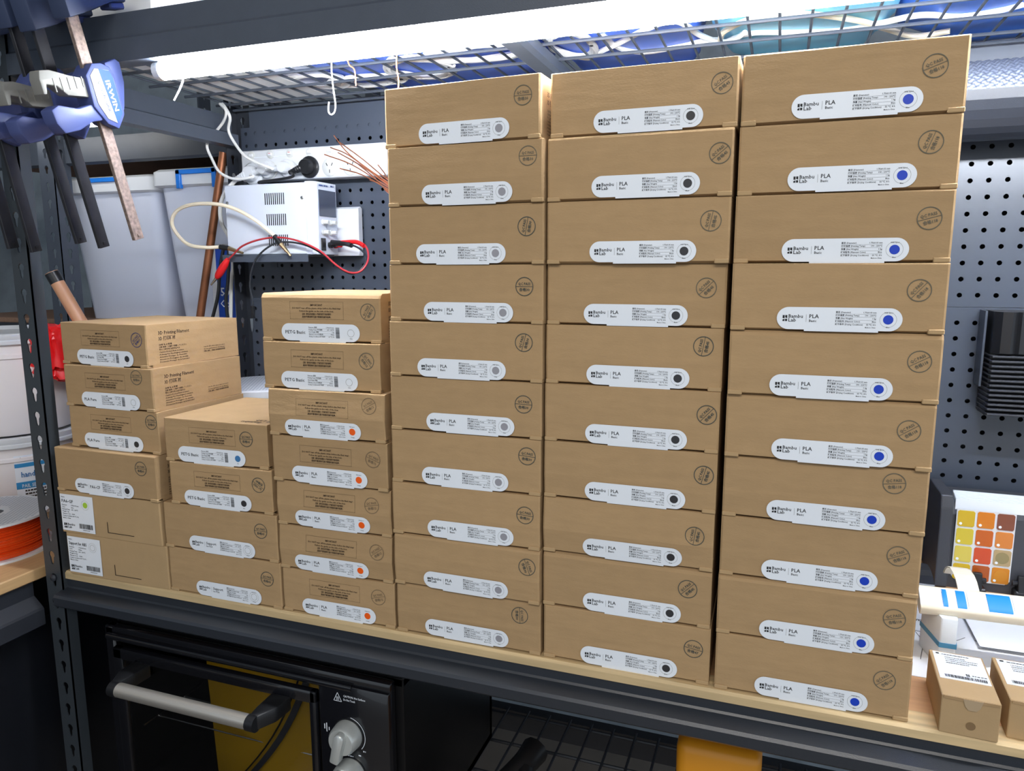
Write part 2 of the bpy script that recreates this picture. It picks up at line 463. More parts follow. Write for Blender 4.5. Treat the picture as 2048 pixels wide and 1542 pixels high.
# ================================================================== LED BATTEN
LEDM = mat('lit_led_diffuser', (243, 248, 255), 0.4, emit=LED_STRENGTH)
LY, LZ = 0.012, 0.757
lx0 = on(315, 128, 'y', LY).x
led = thing('led_batten_light', 'long glowing white LED batten under the upper front beam', 'light', (0.4, LY, LZ-0.012))
bm = bm_new(); cyl(bm, (lx0+0.01, LY, LZ), (1.15, LY, LZ), 0.0125, seg=20, caps=True); part(led, 'diffuser', bm, LEDM, True, True)
for a, b in ((lx0, lx0+0.01), (1.15, 1.16)):
    bm = bm_new(); cyl(bm, (a, LY, LZ), (b, LY, LZ), 0.0128, seg=20); part(led, 'end_cap', bm, WHITE, True, True)
zt = bm_new(); q = on(368, 132, 'y', LY)
tube(zt, [(q.x, LY-0.013, LZ+0.01), (q.x, LY-0.014, LZ-0.003), (q.x, LY-0.004, LZ-0.014), (q.x-0.003, LY-0.006, LZ-0.026), (q.x-0.012, LY-0.01, LZ-0.043)], 0.0012, 6)
part(led, 'cable_tie', zt, WHITE, True, True)

# ================================================================== FILAMENT CARTONS
WO, HO, DO = 0.2035, 0.0703, 0.203
WN, HN, DN = 0.180, 0.065, 0.187
DOTS = {'grey': mat('grey_dot', (150, 150, 158), 0.5), 'black': mat('black_dot', (46, 46, 50), 0.5), 'blue': mat('blue_dot', (0, 58, 190), 0.5),
        'orange': mat('orange_dot', (246, 96, 12), 0.45), 'steel': mat('steel_blue_dot', (62, 122, 178), 0.5), 'green': mat('lime_dot', (166, 206, 60), 0.5)}

def carton_mesh(W, H, D, ridge, bev, seed, plain=False):
    """folded carton: tucked lower edge, slightly bowed front, rounded top fold"""
    rs = random.Random(seed)
    bm = bm_new()
    g = 0.0030 if not plain else 0.0006
    zr = 0.030
    prof = [(0.010 if not plain else 0.002, 0.0), (0.0004, g), (-ridge, zr), (0.0, H-bev), (bev*0.35, H-bev*0.35), (bev, H)]
    xs = [-W/2, -W/2+0.002, -W/2+W*0.33, W/2-W*0.33, W/2-0.002, W/2]
    cols = []
    for i, x in enumerate(xs):
        e = 0.0012 if i in (0, 5) else 0.0
        cols.append([bm.verts.new((x, y+e+(rs.uniform(-.0005, .0005) if 0 < i < 5 and 0 < k < 5 else 0), z)) for k, (y, z) in enumerate(prof)])
    for a, b in zip(cols, cols[1:]):
        for k in range(len(prof)-1):
            bm.faces.new((a[k], b[k], b[k+1], a[k+1]))
    back = [(D, H-0.001), (D, 0.0)]
    bl = [bm.verts.new((-W/2, y, z)) for y, z in back]; br = [bm.verts.new((W/2, y, z)) for y, z in back]
    bm.faces.new((*[c[-1] for c in cols], br[0], bl[0]))
    bm.faces.new((*[c[0] for c in cols[::-1]], bl[1], br[1]))
    bm.faces.new((bl[0], br[0], br[1], bl[1]))
    bm.faces.new((*cols[0], bl[0], bl[1])); bm.faces.new((*cols[-1][::-1], br[1], br[0]))
    bmesh.ops.recalc_face_normals(bm, faces=bm.faces)
    return mesh_of(bm, 'carton')

def tab_mesh():
    bm = bm_new(); box(bm, -0.0075, 0.0075, -0.0026, 0.008, 0.0, 0.0050, 0.0008, 1)
    return mesh_of(bm, 'corner_tab')
TAB = tab_mesh()

LW, LH = 0.1185, 0.0232
def pill_mesh():
    bm = bm_new(); r = LH/2; c = LW/2-r; p = []
    for i in range(17): t = R_(-90+180*i/16); p.append((c+r*math.cos(t), r*math.sin(t)))
    for i in range(17): t = R_(90+180*i/16); p.append((-c+r*math.cos(t), r*math.sin(t)))
    prism(bm, p, 'y', -0.0003, 0.0)
    prism(bm, [(-0.032, -r-0.0016), (0.038, -r-0.0016), (0.038, -r+0.002), (-0.032, -r+0.002)], 'y', -0.0002, 0.0002)
    return mesh_of(bm, 'label')
PILL = pill_mesh()
LOGO = [('r', 0, .0020, .0030, .0062), ('p', [(.0025, .0038), (.0046, .0030), (.0046, .0062), (.0025, .0062)]),
        ('p', [(0, 0), (.0020, 0), (.0020, .0024), (0, .0016)]), ('r', .0025, .0046, 0, .0024)]
def shift(items, dx, dy, s=1.0):
    o = []
    for it in items:
        if it[0] == 'r': o.append(('r', dx+it[1]*s, dx+it[2]*s, dy+it[3]*s, dy+it[4]*s))
        else: o.append(('p', [(dx+a*s, dy+b*s) for a, b in it[1]]))
    return o
ROWS = [('直径 (Diameter)', '1.75±0.03 mm'), ('打印温度 (Printing Temp)', '190 - 230℃'), ('净重 (Net Weight)', '1 kg'), ('耗材颜色 (Filament Color)', '%s'), ('烘干条件 (Drying Conditions)', '55 ℃, 8 h')]
ROWE = [('Diameter 直径', '1.75±0.03 mm'), ('Printing Temp 打印温度', '230 - 260℃'), ('Net Weight 净重', '1 kg'), ('Filament Color 耗材颜色', '%s'), ('Drying Conditions 烘干条件', '65 ℃, 8 h')]
def table(x0, x1, rows, z0, dz, colr, size=0.0021, extra=True):
    o = []
    for i, (a, b) in enumerate(rows):
        z = z0-i*dz
        o.append(('t', a, size, x0, z, 'l')); o.append(('t', b.replace('%s', colr), size, x1, z, 'r'))
        if i < 4: o.append(('r', x0, x1, z-dz*0.34, z-dz*0.34+0.00014))
    if extra: o.append(('t', 'Made in China', size*0.8, x1, z0-5*dz+0.0005, 'r'))
    return o
_LM = {}
def label_prints(kind, title, sub2, colr):
    key = (kind, title, sub2, colr)
    if key in _LM: return _LM[key]
    cap = colr.capitalize()
    if kind == 'brand':
        it = shift(LOGO, -.0535, -.0032)+[('t', 'Bambu', .0052, -.0480, .0004, 'l', .0142), ('t', 'Lab', .0052, -.0480, -.0036, 'l', .0078), ('r', -.0306, -.0304, -.0038, .0042)]
        if title == 'PA6-CF': it += [('t', title, .0066, -.0283, -.0024, 'l', .0205)]
        else: it += [('t', title, .0056, -.0278, .0004, 'l'), ('t', sub2, .0036, -.0278, -.0036, 'l')]
        tb = table(-.0026, .0352, ROWS, .0062, .0031, cap)
        if kind == 'brand':
            tb += [('t', 'With Spool', .0017, .0463, .0064, 'c'), ('t', cap, .0018, .0463, -.0082, 'c')]
    else:
        it = [('t', title, .0062, -.0535, -.0022, 'l', .031 if 'PETG' in title else .025)]
        tb = table(-.0170, .0215, ROWE, .0060, .0031, cap, extra=False)
        z = -.0072
        rs = random.Random(3)
        while z < .0072:
            h = rs.choice((.0002, .0003, .0005)); tb.append(('r', .0238, .0295, z, z+h)); z += h+rs.choice((.0002, .0003))
        tb += [('t', cap, .0016, .0463, -.0078, 'c')]
    a = mesh_of(ink(it), 'title_print'); b = mesh_of(ink(tb), 'data_print')
    _LM[key] = (a, b); return a, b
bm = bm_new(); disc(bm, (0, 0, 0), 0.0047, 24, 0.0002); DOTME = {k: mesh_of(bm.copy(), 'colour_dot') for k in DOTS}
bm.free()
RINGME = mesh_of(ink([('o', 0, 0, .0047, .0050)]), 'dot_ring')
RING2ME = mesh_of(ink([('o', 0, 0, .0076, .00778)]), 'dot_ring')

def stamp_mesh(num):
    key = 'stamp'+num
    if key not in _LM:
        it = [('o', 0, 0, .0103, .0111), ('r', -.0104, .0104, -.0002, .0003), ('t', 'QC PASS', .0042, 0, .0018, 'c', .0150), ('t', '合格'+num, .0042, 0, -.0052, 'c', .0130)]
        _LM[key] = mesh_of(ink(it), 'stamp')
    return _LM[key]

def dashes(x0, x1, y0, y1, d=.0013, g=.0008, w=.00035):
    o = []; x = x0
    while x < x1: o += [('r', x, min(x+d, x1), y0, y0+w), ('r', x, min(x+d, x1), y1-w, y1)]; x += d+g
    y = y0
    while y < y1: o += [('r', x0, x0+w, y, min(y+d, y1)), ('r', x1-w, x1, y, min(y+d, y1))]; y += d+g
    return o
NOTICE = mesh_of(ink(dashes(-.0405, .0405, -.0118, .0118)+[('t', 'IMPORTANT', .0036, 0, .0058, 'c', .0185),
    ('t', 'DO NOT tear off the plastic strips before the final step!', .0030, 0, .0019, 'c', .0735), ('t', 'Follow the guide on the side of the box.', .0030, 0, -.0020, 'c', .0520),
    ('t', '注意！请勿在完成最后一步操作前撕下保护胶带！', .0029, 0, -.0060, 'c', .0440), ('t', '具体步骤请参见盒子侧面的操作指南。', .0029, 0, -.0097, 'c', .0440)]), 'notice_print')
SIDE = [('t', '3D Printing Filament', .0074, 0, .0490, 'l', .060), ('t', '3D 打印耗材', .0070, 0, .0405, 'l', .032)]
for i, (s, w) in enumerate((('注意 防止受潮', .026), ('注意 乾燥した場所で保管してください', .056), ('주의 건조하게 보관하십시오', .042), ('Caution Protect from moisture', .050), ('Achtung Vor Feuchtigkeit schützen', .058), ('Attention Protéger de l\'humidité', .056), ('Attenzione Proteggere da umidità', .058), ('Precaución Proteger de la humedad', .060))):
    SIDE.append(('t', s, .0030, 0, .0325-i*.0037, 'l', w*0.94))
SIDE2 = [('t', 'Scan the QR code to learn more about', .0028, .088, .0215, 'l', .046), ('t', 'the best applications for this filament.', .0028, .088, .0178, 'l', .046), ('t', '扫描二维码，了解该耗材的最佳应用场景', .0028, .088, .0141, 'l', .046)]
SIDEME = mesh_of(ink(SIDE, 'right'), 'side_print'); SIDEME2 = mesh_of(ink(SIDE2, 'right'), 'scan_note'); SIDEME2.materials.append(INKB)
for _m, _i in ((NOTICE, INKB), (SIDEME, INKB)): _m.materials.append(_i)
TOPME = mesh_of(ink([('t', 'Bambu', .012, 0, 0.004, 'c', .034, math.pi), ('t', 'Lab', .012, .008, 0.016, 'c', .018, math.pi)]+shift(LOGO, .022, .004, 1.9), 'top'), 'top_print'); TOPME.materials.append(INKB)

ORD = ['topmost', 'second from the top', 'third from the top', 'fourth from the top', 'fifth from the top', 'sixth from the top', 'seventh from the top', 'eighth from the top', 'ninth from the top', 'bottommost']
def filament_box(kind, x, y, z, yaw, lx, lz, sx_, sz_, dot, title, sub2, colr, num, sang, smat, label, group, ridge, bev, seed, side=False, top=False):
    W, H, D = (WN, HN, DN) if kind == 'N' else (WO, HO, DO)
    t = thing('filament_box', label, 'box', (x, y, z), (0, 0, R_(yaw)), group)
    put('carton', carton_mesh(W, H, D, ridge, bev, seed), KRAFT, t)
    for s in (-1, 1):
        put('corner_tab', TAB, KRAFT2, t, (s*(W/2-0.0075), 0.0015, 0.0002))
    tilt_lo = math.atan2(ridge+0.0004, 0.028); tilt_hi = -math.atan2(ridge, H-bev-0.03)
    lab = put('label', PILL, LABELW, t, (lx, -(ridge+.0004)*max(0, (lz-.002))/.028-0.0008, max(lz, LH/2+0.0016)), (tilt_lo, 0, 0))
    lkind = 'plain' if (title.startswith('PETG') or title == 'PLA Pure') else 'brand'
    a, b = label_prints(lkind, title, sub2, colr)
    put('title_print', a, INK, lab, (0, -0.0005, 0)); put('data_print', b, INK, lab, (0, -0.0005, 0))
    if dot: put('colour_dot', DOTME[dot], DOTS[dot], lab, (.0463, -0.0004, 0))
    else: put('dot_ring', RINGME, STAMPS[1], lab, (.0463, -0.0005, 0))
    if lkind == 'brand' and dot != 'orange': put('dot_ring', RING2ME, STAMPS[1], lab, (.0463, -0.0005, 0))
    fy = lambda zz: -ridge*(1-(zz-0.03)/(H-bev-0.03))-0.0009
    if num:
        put('stamp', stamp_mesh(num), None, t, (sx_, fy(sz_), sz_), (tilt_hi, R_(sang), 0)).data
        o = t.children[-1] if False else [c for c in t.children if c.name.startswith('stamp')][-1]
        o.data = o.data.copy() if o.data.materials and o.data.materials[0] is not smat else o.data
        if not o.data.materials: o.data.materials.append(smat)
        else: o.data.materials[0] = smat
    if kind == 'N':
        put('notice_print', NOTICE, INKB, t, (-0.004, fy(.0425), .0425), (tilt_hi, 0, 0))
    if side:
        put('side_print', SIDEME, INKB, t, (W/2+0.0003, 0.022, 0)); put('scan_note', SIDEME2, INKB, t, (W/2+0.0003, 0.022, 0))
    if top: put('top_print', TOPME, INKB, t, (W/2-0.035, 0.012, H+0.0003))
    return t

# x, y, yaw, label x, label z, stamp x, stamp z, stamp turn
G = [(.1695, -.0024, -3.0, .0052, .0142, .081, .048, 0), (.1735, -.0044, -2.0, .0051, .0128, .0833, .0519, 0), (.1735, -.0031, -1.0, -.0046, .0127, .0807, .0436, -80), (.1722, -.0021, -.3, .0053, .0122, .0786, .0445, 0),
     (.1714, -.0035, .5, -.0033, .0126, .0788, .0484, -75), (.1704, -.0028, .6, .0083, .0142, .0791, .0435, 2), (.1696, -.003, .5, .0011, .013, .0845, .0496, 4), (.1692, -.0043, .5, .0088, .0137, .0829, .0449, 4), (.1699, -.0057, -.3, .0013, .0132, .0859, .0492, 70), (.17, -.0012, .2, -.0002, .0145, .0743, .051, 88)]
K = [(.3822, .0005, -.8, .0077, .0141, .085, .0445, -35), (.3800, -.0033, -.8, .0096, .0146, .0881, .0442, -40), (.3798, -.003, -.8, .0084, .0136, .0817, .0452, -78), (.3785, .0041, -.4, .0023, .0135, .0804, .0443, -45), (.3776, .0032, -.3, .0076, .0121, .0807, .0504, -80),
     (.377, .0015, -.3, .0081, .0115, .088, .0442, -48), (.3768, .0011, -.1, .0089, .0112, .0876, .0449, -75), (.3763, .0015, .2, .008, .0115, .0807, .0425, -82), (.3763, .0013, .4, .0089, .0105, .0748, .0463, -45), (.3775, .0006, .3, .0057, .012, .0828, .0435, 8)]
Bl = [(.5890, .0001, -.8, .0063, .0153, .0736, .0442, -20), (.5885, .0001, -.7, .0068, .0146, .0758, .0447, -70), (.5878, -.0016, -.8, .0056, .0122, .0804, .043, -15), (.5880, -.0068, .8, .0042, .0139, .0763, .0435, -50), (.5882, -.0069, .6, .0002, .0132, .0815, .0431, -30),
      (.5876, -.0044, -.4, .0063, .0124, .0782, .042, -35), (.5876, .0004, -.3, .0047, .0119, .0695, .0545, -8), (.5874, .0025, .5, .0028, .0129, .0796, .0452, -25), (.587, -.0004, .6, .0044, .0132, .0809, .0462, -15), (.5875, -.0003, .4, .0021, .0137, .0759, .0445, -42)]
for rows, dot, cn, num, ridges, bevs, stack, ms in (
        (G, 'grey', 'gray', '30', [.0, .001, .0, .0, .0, .0, .0, .0006, .0014, .001], [.0012, .0014, .0022, .0016, .0016, .0014, .0014, .0014, .004, .004], 'leftmost tall stack', [1, 1, 0, 0, 0, 0, 0, 0, 0, 0]),
        (K, 'black', 'black', '45', [.0006, .0004, .0, .0006, .0005, .0005, .001, .0034, .0, .0], [.0012, .003, .002, .0014, .0014, .0014, .0014, .002, .0062, .0014], 'middle tall stack', [1, 1, 1, 1, 0, 0, 0, 0, 0, 0]),
        (Bl, 'blue', 'blue', '118', [.0, .0, .0006, .0, .0006, .0, .001, .0, .0, .0], [.0014, .002, .0016, .0016, .0052, .0042, .003, .0015, .0048, .0015], 'rightmost tall stack', [1, 1, 1, 1, 1, 1, 1, 1, 1, 1])):
    for i, (x, y, yaw, lx, lz, sx_, sz_, sa) in enumerate(rows):
        n2 = '47' if (dot == 'black' and i == 9) else num
        filament_box('O', x, y, (9-i)*HO, yaw, lx, lz, sx_, sz_, dot, 'PLA', 'Basic', cn, n2, sa, STAMPS[ms[i]],
                     'brown carton with %s dot, %s in the %s' % (dot, ORD[i], stack), 'filament cartons with %s dot labels' % dot,
                     ridges[i], bevs[i], 100+i+len(dot)*17, side=(dot == 'grey' and i < 2))
# shorter stack beside the tall ones
O3 = [(-.0408, .0065, 2.6, .0004, .0121, .0722, .0415, -60), (-.0403, .0024, 1.3, -.0022, .0134, .0707, .0429, 50), (-.0316, -.0037, .8, -.0046, .0118, .0676, .0494, -30), (-.029, -.005, .4, .0008, .0125, .069, .043, 20),
      (-.0282, -.0007, .8, -.0006, .0138, .062, .043, -10), (-.0282, -.0009, .6, -.005, .0119, .0675, .043, -35), (-.0262, -.0014, .6, .0016, .0132, .0654, .043, -15)]
nm = ['topmost', 'second from the top', 'third from the top', 'fourth from the top', 'fifth from the top', 'sixth from the top', 'bottommost']
for i, (x, y, yaw, lx, lz, sx_, sz_, sa) in enumerate(O3):
    petg = i < 2
    filament_box('N', x, y, (6-i)*HN, yaw, lx, lz, sx_, sz_, None if petg else 'orange', 'PETG Basic' if petg else 'PLA', '' if petg else 'Basic', 'white' if petg else 'orange', '12', sa,
                 STAMPS[1 if i < 2 else 2], 'brown carton with %s, %s in the stack of seven' % ('plain white ring' if petg else 'orange dot', nm[i]), 'cartons in the stack of seven',
                 [.0006, .001, .0022, .0005, .0024, .0026, .0005][i], [.0062, .0014, .0014, .0014, .0014, .0014, .0016][i], 300+i, side=(i == 0))
# low stack of four
T2 = [('N', -.2226, -.0011, 1.5, -.0069, .0122, .0551, .0429, 0, 'steel', 'PETG Basic', '', 'blue', '05', 0, 'brown filament carton with steel blue dot, topmost in the low stack of four', True),
      ('N', -.2165, -.0037, 1.2, -.0048, .0125, .0678, .043, -150, 'black', 'PETG Basic', '', 'black', '40', 0, 'brown filament carton with black dot, second from the top in the stack of four', False),
      ('O', -.2227, -.0043, .5, .0038, .0122, .0743, .0454, 0, None, 'Support', 'for PLA', 'nature', '05', 0, 'brown support filament carton with empty ring label, third in the stack of four', False),
      ('O', -.22, -.0043, .1, .0079, .0122, .0786, .0444, 3, None, 'Support', 'for PLA', 'nature', '05', 0, 'brown support filament carton with empty ring label, bottommost in the stack of four', False)]
z = 2*HO+2*HN
for i, (kd, x, y, yaw, lx, lz, sx_, sz_, sa, dot, ti, s2, cn, num, smi, lb, top) in enumerate(T2):
    H = HN if kd == 'N' else HO
    z -= H
    filament_box(kd, x, y, z, yaw, lx, lz, sx_, sz_, dot, ti, s2, cn, num, sa, STAMPS[smi], lb, 'cartons in the stack of four', .0003, .0014 if i else .001, 400+i, top=top)
# leftmost stack of six
T1 = [('N', -.4305, .0073, -2.4, .0035, .0132, .0713, .0425, -40, 'black', 'PETG Basic', 'black', '07', 3, 'brown filament carton with PETG label, topmost in the leftmost stack', True),
      ('N', -.4209, .0011, -.8, .0043, .0123, .0595, .0517, 0, None, 'PLA Pure', 'white', '06', 1, 'brown filament carton with empty ring, second from the top in the leftmost stack', True),
      ('N', -.4169, .0012, -.2, -.0011, .0135, .0765, .0498, 0, 'black', 'PLA Pure', 'black', '03', 0, 'brown filament carton with black dot, third from the top in the leftmost stack', False),
      ('O', -.4275, -.0127, .4, -.0026, .0128, .0733, .0506, 0, 'black', 'PA6-CF', 'black', '05', 0, 'brown filament carton with PA6-CF pill label, fourth in the leftmost stack', True)]
z = 3*HO+3*HN
for i, (kd, x, y, yaw, lx, lz, sx_, sz_, sa, dot, ti, cn, num, smi, lb, side) in enumerate(T1):
    H = HN if kd == 'N' else HO
    z -= H
    filament_box(kd, x, y, z, yaw, lx, lz, sx_, sz_, dot, ti, '', cn, num, sa, STAMPS[smi], lb, 'cartons in the leftmost stack', .0002, .0012, 500+i, side=side)
# the two cartons with square paper labels
for i, (x, y, yaw, ti, dot, cn, wt, lb) in enumerate(((-.4294, -.0102, .7, 'PA6-GF', 'green', 'Lime', 'Weight 1 kg', 'tan carton with square label and lime dot, fifth in the leftmost stack'),
                                        (-.4246, -.0082, 1.0, 'Support for ABS', None, 'White', 'Weight 0.5 kg', 'tan carton with square support label, bottommost in the leftmost stack'))):
    z = HO*(1-i)
    t = thing('filament_box', lb, 'box', (x, y, z), (0, 0, R_(yaw)), 'cartons in the leftmost stack')
    put('carton', carton_mesh(WO, HO, DO, .0, .0014, 600+i, True), KRAFT2, t)
    bm = bm_new(); box(bm, 0, 0.068, -0.0003, 0.0, 0, 0.060); lo = part(t, 'label', bm, LABELW); lo.location = (-.0985, -0.0008, 0.0045)
    it = [('t', 'Bambu', .0026, .003, .0545, 'l'), ('t', ti, .0072, .003, .0465, 'l', .024 if i == 0 else .037)]
    for q, (a, b) in enumerate((('Diameter', '1.75±0.03 mm'), ('Color', cn), ('Printing Temp', '260 - 290℃'), (wt, ''), ('Filament Code', '12300'), ('Drying Conditions 80 ℃, 8 h', ''), ('Made in China', ''))):
        it += [('t', a, .0028, .003, .0415-q*.0036, 'l'), ('t', b, .0028, .022, .0415-q*.0036, 'l')]
    it += shift(LOGO, .004, .004, 1.35)+[('t', 'Bambu', .0052, .0115, .0090, 'l', .0150), ('t', 'Lab', .0052, .0115, .0046, 'l', .0085)]
    rs = random.Random(9+i); xx = .036
    while xx < .064:
        w = rs.choice((.0003, .0005, .0008)); it.append(('r', xx, xx+w, .006, .014)); xx += w+rs.choice((.0003, .0005, .0007))
    it.append(('t', '6975337031234', .0022, .050, .003, 'c'))
    put('label_print', mesh_of(ink(it), 'label_print'), INK, lo, (0, -0.0006, 0))
    if dot: put('colour_dot', DOTME[dot], DOTS[dot], lo, (.052, -0.0005, .0455))
    else: put('dot_ring', RINGME, STAMPS[1], lo, (.052, -0.0006, .0455))
    put('dot_ring', RING2ME, STAMPS[1], lo, (.052, -0.0006, .0455))
    bm = bm_new(); box(bm, 0, 0.0006, -0.0004, 0.0004, 0, 0.017); box(bm, 0, 0.052, -0.0004, 0.0004, -0.0003, 0.0003)
    c = part(t, 'cut_line', bm, INKB, label='thin cut slit of the tuck flap'); c.location = (-.005, -0.0002, 0.010)

# ================================================================== SIDE WORKBENCH (left, running towards the viewer)
sb = thing('side_workbench', 'dark side workbench with pale wood top holding spool and pails', 'workbench', (-0.9, -0.3, FLOOR_Z))
SX = -0.594
bm = bm_new(); box(bm, -1.35, SX, -1.3, 0.47, -0.020, 0.0, 0.002, 1); part(sb, 'worktop', bm, WOOD2, world=True)
SBE = [(SX-0.006, -0.0205), (SX-0.006, -0.046), (SX+0.012, -0.062), (SX+0.014, -0.066), (SX+0.014, -0.092), (SX-0.02, -0.092), (SX-0.02, -0.0205)]
bm = bm_new(); prism(bm, SBE, 'y', -1.3, -0.02); part(sb, 'front_beam', bm, METALD, world=True)
bm = bm_new(); box(bm, -1.34, SX-0.014, -1.28, 0.46, -0.80, -0.0925); part(sb, 'cabinet', bm, mat('black_cabinet', (20, 22, 28), .3), world=True)
for x in (-1.33, SX-0.05):
    for y in (-1.27, 0.42):
        bm = bm_new(); box(bm, x, x+0.034, y, y+0.034, FLOOR_Z, -0.80); part(sb, 'foot', bm, METALD, world=True)

# ---- spools
FLANGE = mat('white_spool_flange', (226, 228, 232), 0.45)
HEXM = mat('grey_flange_relief', (176, 182, 192), 0.5)
ORANGE = mat('orange_filament', (228, 78, 22), 0.4)
def spool(loc, fil, label, r=0.1, h=0.067, group=None):
    t = thing('filament_spool', label, 'spool', loc, group=group)
    for z0 in (0.0, h-0.004):
        bm = bm_new(); n = 48
        for zz, flip in ((z0, 1), (z0+0.004, 0)):
            pass
        rr = []
        for r0, zz in ((0.028, z0), (r, z0), (r, z0+0.004), (0.028, z0+0.004), (0.028, z0)):
            rr.append([Vector((r0*math.cos(2*math.pi*i/n), r0*math.sin(2*math.pi*i/n), zz)) for i in range(n)])
        rings(bm, rr, False)
        fl = part(t, 'flange', bm, FLANGE)
    # raised honeycomb nubs on the top flange
    bm = bm_new(); s = 0.0068
    for i in range(-16, 17):
        for j in range(-18, 19):
            x = (i+(j % 2)*.5)*s; y = j*s*0.866; d = math.hypot(x, y)
            if 0.036 < d < r-0.006:
                q = 0.0024
                bm.faces.new([bm.verts.new((x+q*math.cos(R_(60*k)), y+q*math.sin(R_(60*k)), h+0.0003)) for k in range(6)])
    o = sub(fl, 'honeycomb', bm, HEXM)
    prof = []
    rs = random.Random(5)
    prof.append((0.03, 0.0042))
    z = 0.0045
    while z < h-0.0045:
        rad = r-0.010+rs.uniform(-.002, .002)
        prof += [(rad-0.0007, z), (rad, z+0.0009)]; z += 0.0018
    prof.append((0.03, h-0.0042))
    bm = bm_new(); lathe(bm, prof, (0, 0, 0), 40); part(t, 'filament', bm, fil, False)
    bm = bm_new(); lathe(bm, [(0.029, 0.003), (0.029, h-0.003)], (0, 0, 0), 24); part(t, 'hub', bm, DARKP, True)
    return t
spool((-0.752, 0.018, 0.0), ORANGE, 'spool of orange filament with white flanges lying on the side workbench')

# tub with patterned lid behind the low stack
tb = thing('lidded_tub', 'white tub with finely patterned lid, partly hidden behind the stack of four', 'tub', (-0.40, 0.335, 0.0))
bm = bm_new(); lathe(bm, [(0.085, 0.0), (0.1, 0.26), (0.1, 0.262)], (0, 0, 0), 36); part(tb, 'body', bm, WHITE, True)
bm = bm_new(); lathe(bm, [(0.103, 0.255), (0.103, 0.266), (0.1, 0.268)], (0, 0, 0), 40); lid = part(tb, 'lid', bm, WHITE, True)
bm = bm_new(); s = 0.0068
for i in range(-15, 16):
    for j in range(-17, 18):
        x = (i+(j % 2)*.5)*s; y = j*s*0.866
        if math.hypot(x, y) < 0.095:
            bm.faces.new([bm.verts.new((x+.0024*math.cos(R_(60*k)), y+.0024*math.sin(R_(60*k)), 0.2684)) for k in range(6)])
sub(lid, 'relief', bm, HEXM)

# ---- pails on the side workbench
PAIL = mat('translucent_white_pail', (232, 226, 226), 0.4, noise=0.03, nscale=5)
def pail(loc, r, h, label, sticker=False):
    t = thing('pail', label, 'pail', loc, group='white pails on the side workbench')
    bm = bm_new(); lathe(bm, [(r*0.88, 0.0), (r*0.9, 0.004), (r*0.97, h-0.05), (r*1.0, h-0.048), (r*1.0, h-0.042), (r*0.975, h-0.040), (r*0.98, h-0.022)], (0, 0, 0), 48); part(t, 'body', bm, PAIL, True)
    bm = bm_new(); lathe(bm, [(r*1.02, h-0.022), (r*1.05, h-0.020), (r*1.05, h-0.014), (r*1.03, h-0.012), (r*1.045, h-0.008), (r*1.045, h-0.002), (r*1.02, h), (r*0.97, h), (r*0.95, h-0.008), (0.01, h-0.008)], (0, 0, 0), 48); part(t, 'lid', bm, WHITE, True)
    if sticker:
        # paper wrap label on the curved side
        a0, a1 = R_(-36), R_(14)
        def strip(za, zb, e, m, nm, par):
            bm = bm_new(); n = 14; A = []; B = []
            for i in range(n+1):
                a = a0+(a1-a0)*i/n
                for z, lst in ((za, A), (zb, B)):
                    rr = r*(0.9+0.07*(z/(h-0.05)))+e
                    lst.append(bm.verts.new((rr*math.cos(a), rr*math.sin(a), z)))
            for i in range(n): bm.faces.new((A[i], A[i+1], B[i+1], B[i]))
            return put(nm, mesh_of(bm, nm, True), m, par)
        lb = strip(0.014, 0.128, 0.0006, LABELW, 'label', t)
        BLU = mat('label_blue', (52, 140, 196), 0.5)
        strip(0.104, 0.112, 0.0012, BLU, 'blue_band', lb); strip(0.060, 0.074, 0.0012, BLU, 'blue_band', lb); strip(0.014, 0.030, 0.0012, BLU, 'blue_band', lb)
        for body, sz, zz, m in (('P', .011, .1165, INK), ('hand', .016, .084, mat('label_blue2', (40, 110, 170), 0.5)), ('PAIL SET', .010, .0625, LABELW)):
            vs, fs, wd, _ = text_geo(body); bm = bm_new(); nv = []
            for x, y in vs:
                a = R_(-32)+x*sz*0.8/r; z = zz+y*sz; rr = r*(0.9+0.07*(z/(h-0.05)))+0.002
                nv.append(bm.verts.new((rr*math.cos(a), rr*math.sin(a), z)))
            for f in fs: bm.faces.new([nv[i] for i in f])
            put('label_print', mesh_of(bm, 'label_print'), m, lb)
        bm = bm_new()
        for k in range(4):
            for it in bars(.0, .05 if k < 3 else .024, .054-.0065*k, .003, 60+k):
                q = []
                for x, z in ((it[1], it[3]), (it[2], it[3]), (it[2], it[4]), (it[1], it[4])):
                    a = R_(-30)+x/r; rr = r*(0.9+0.07*(z/(h-0.05)))+0.002; q.append(bm.verts.new((rr*math.cos(a), rr*math.sin(a), z)))
                bm.faces.new(q)
        put('label_print', mesh_of(bm, 'label_print'), INKB, lb)
    return t
pail((-0.955, 0.225, 0.0), 0.135, 0.165, 'white pail with blue and white paper label, lower of the stacked pair', True)
pail((-0.955, 0.225, 0.1655), 0.13, 0.20, 'plain white lidded pail, upper of the stacked pair')
RED = mat('red_plastic_bag', (224, 24, 28), 0.35)
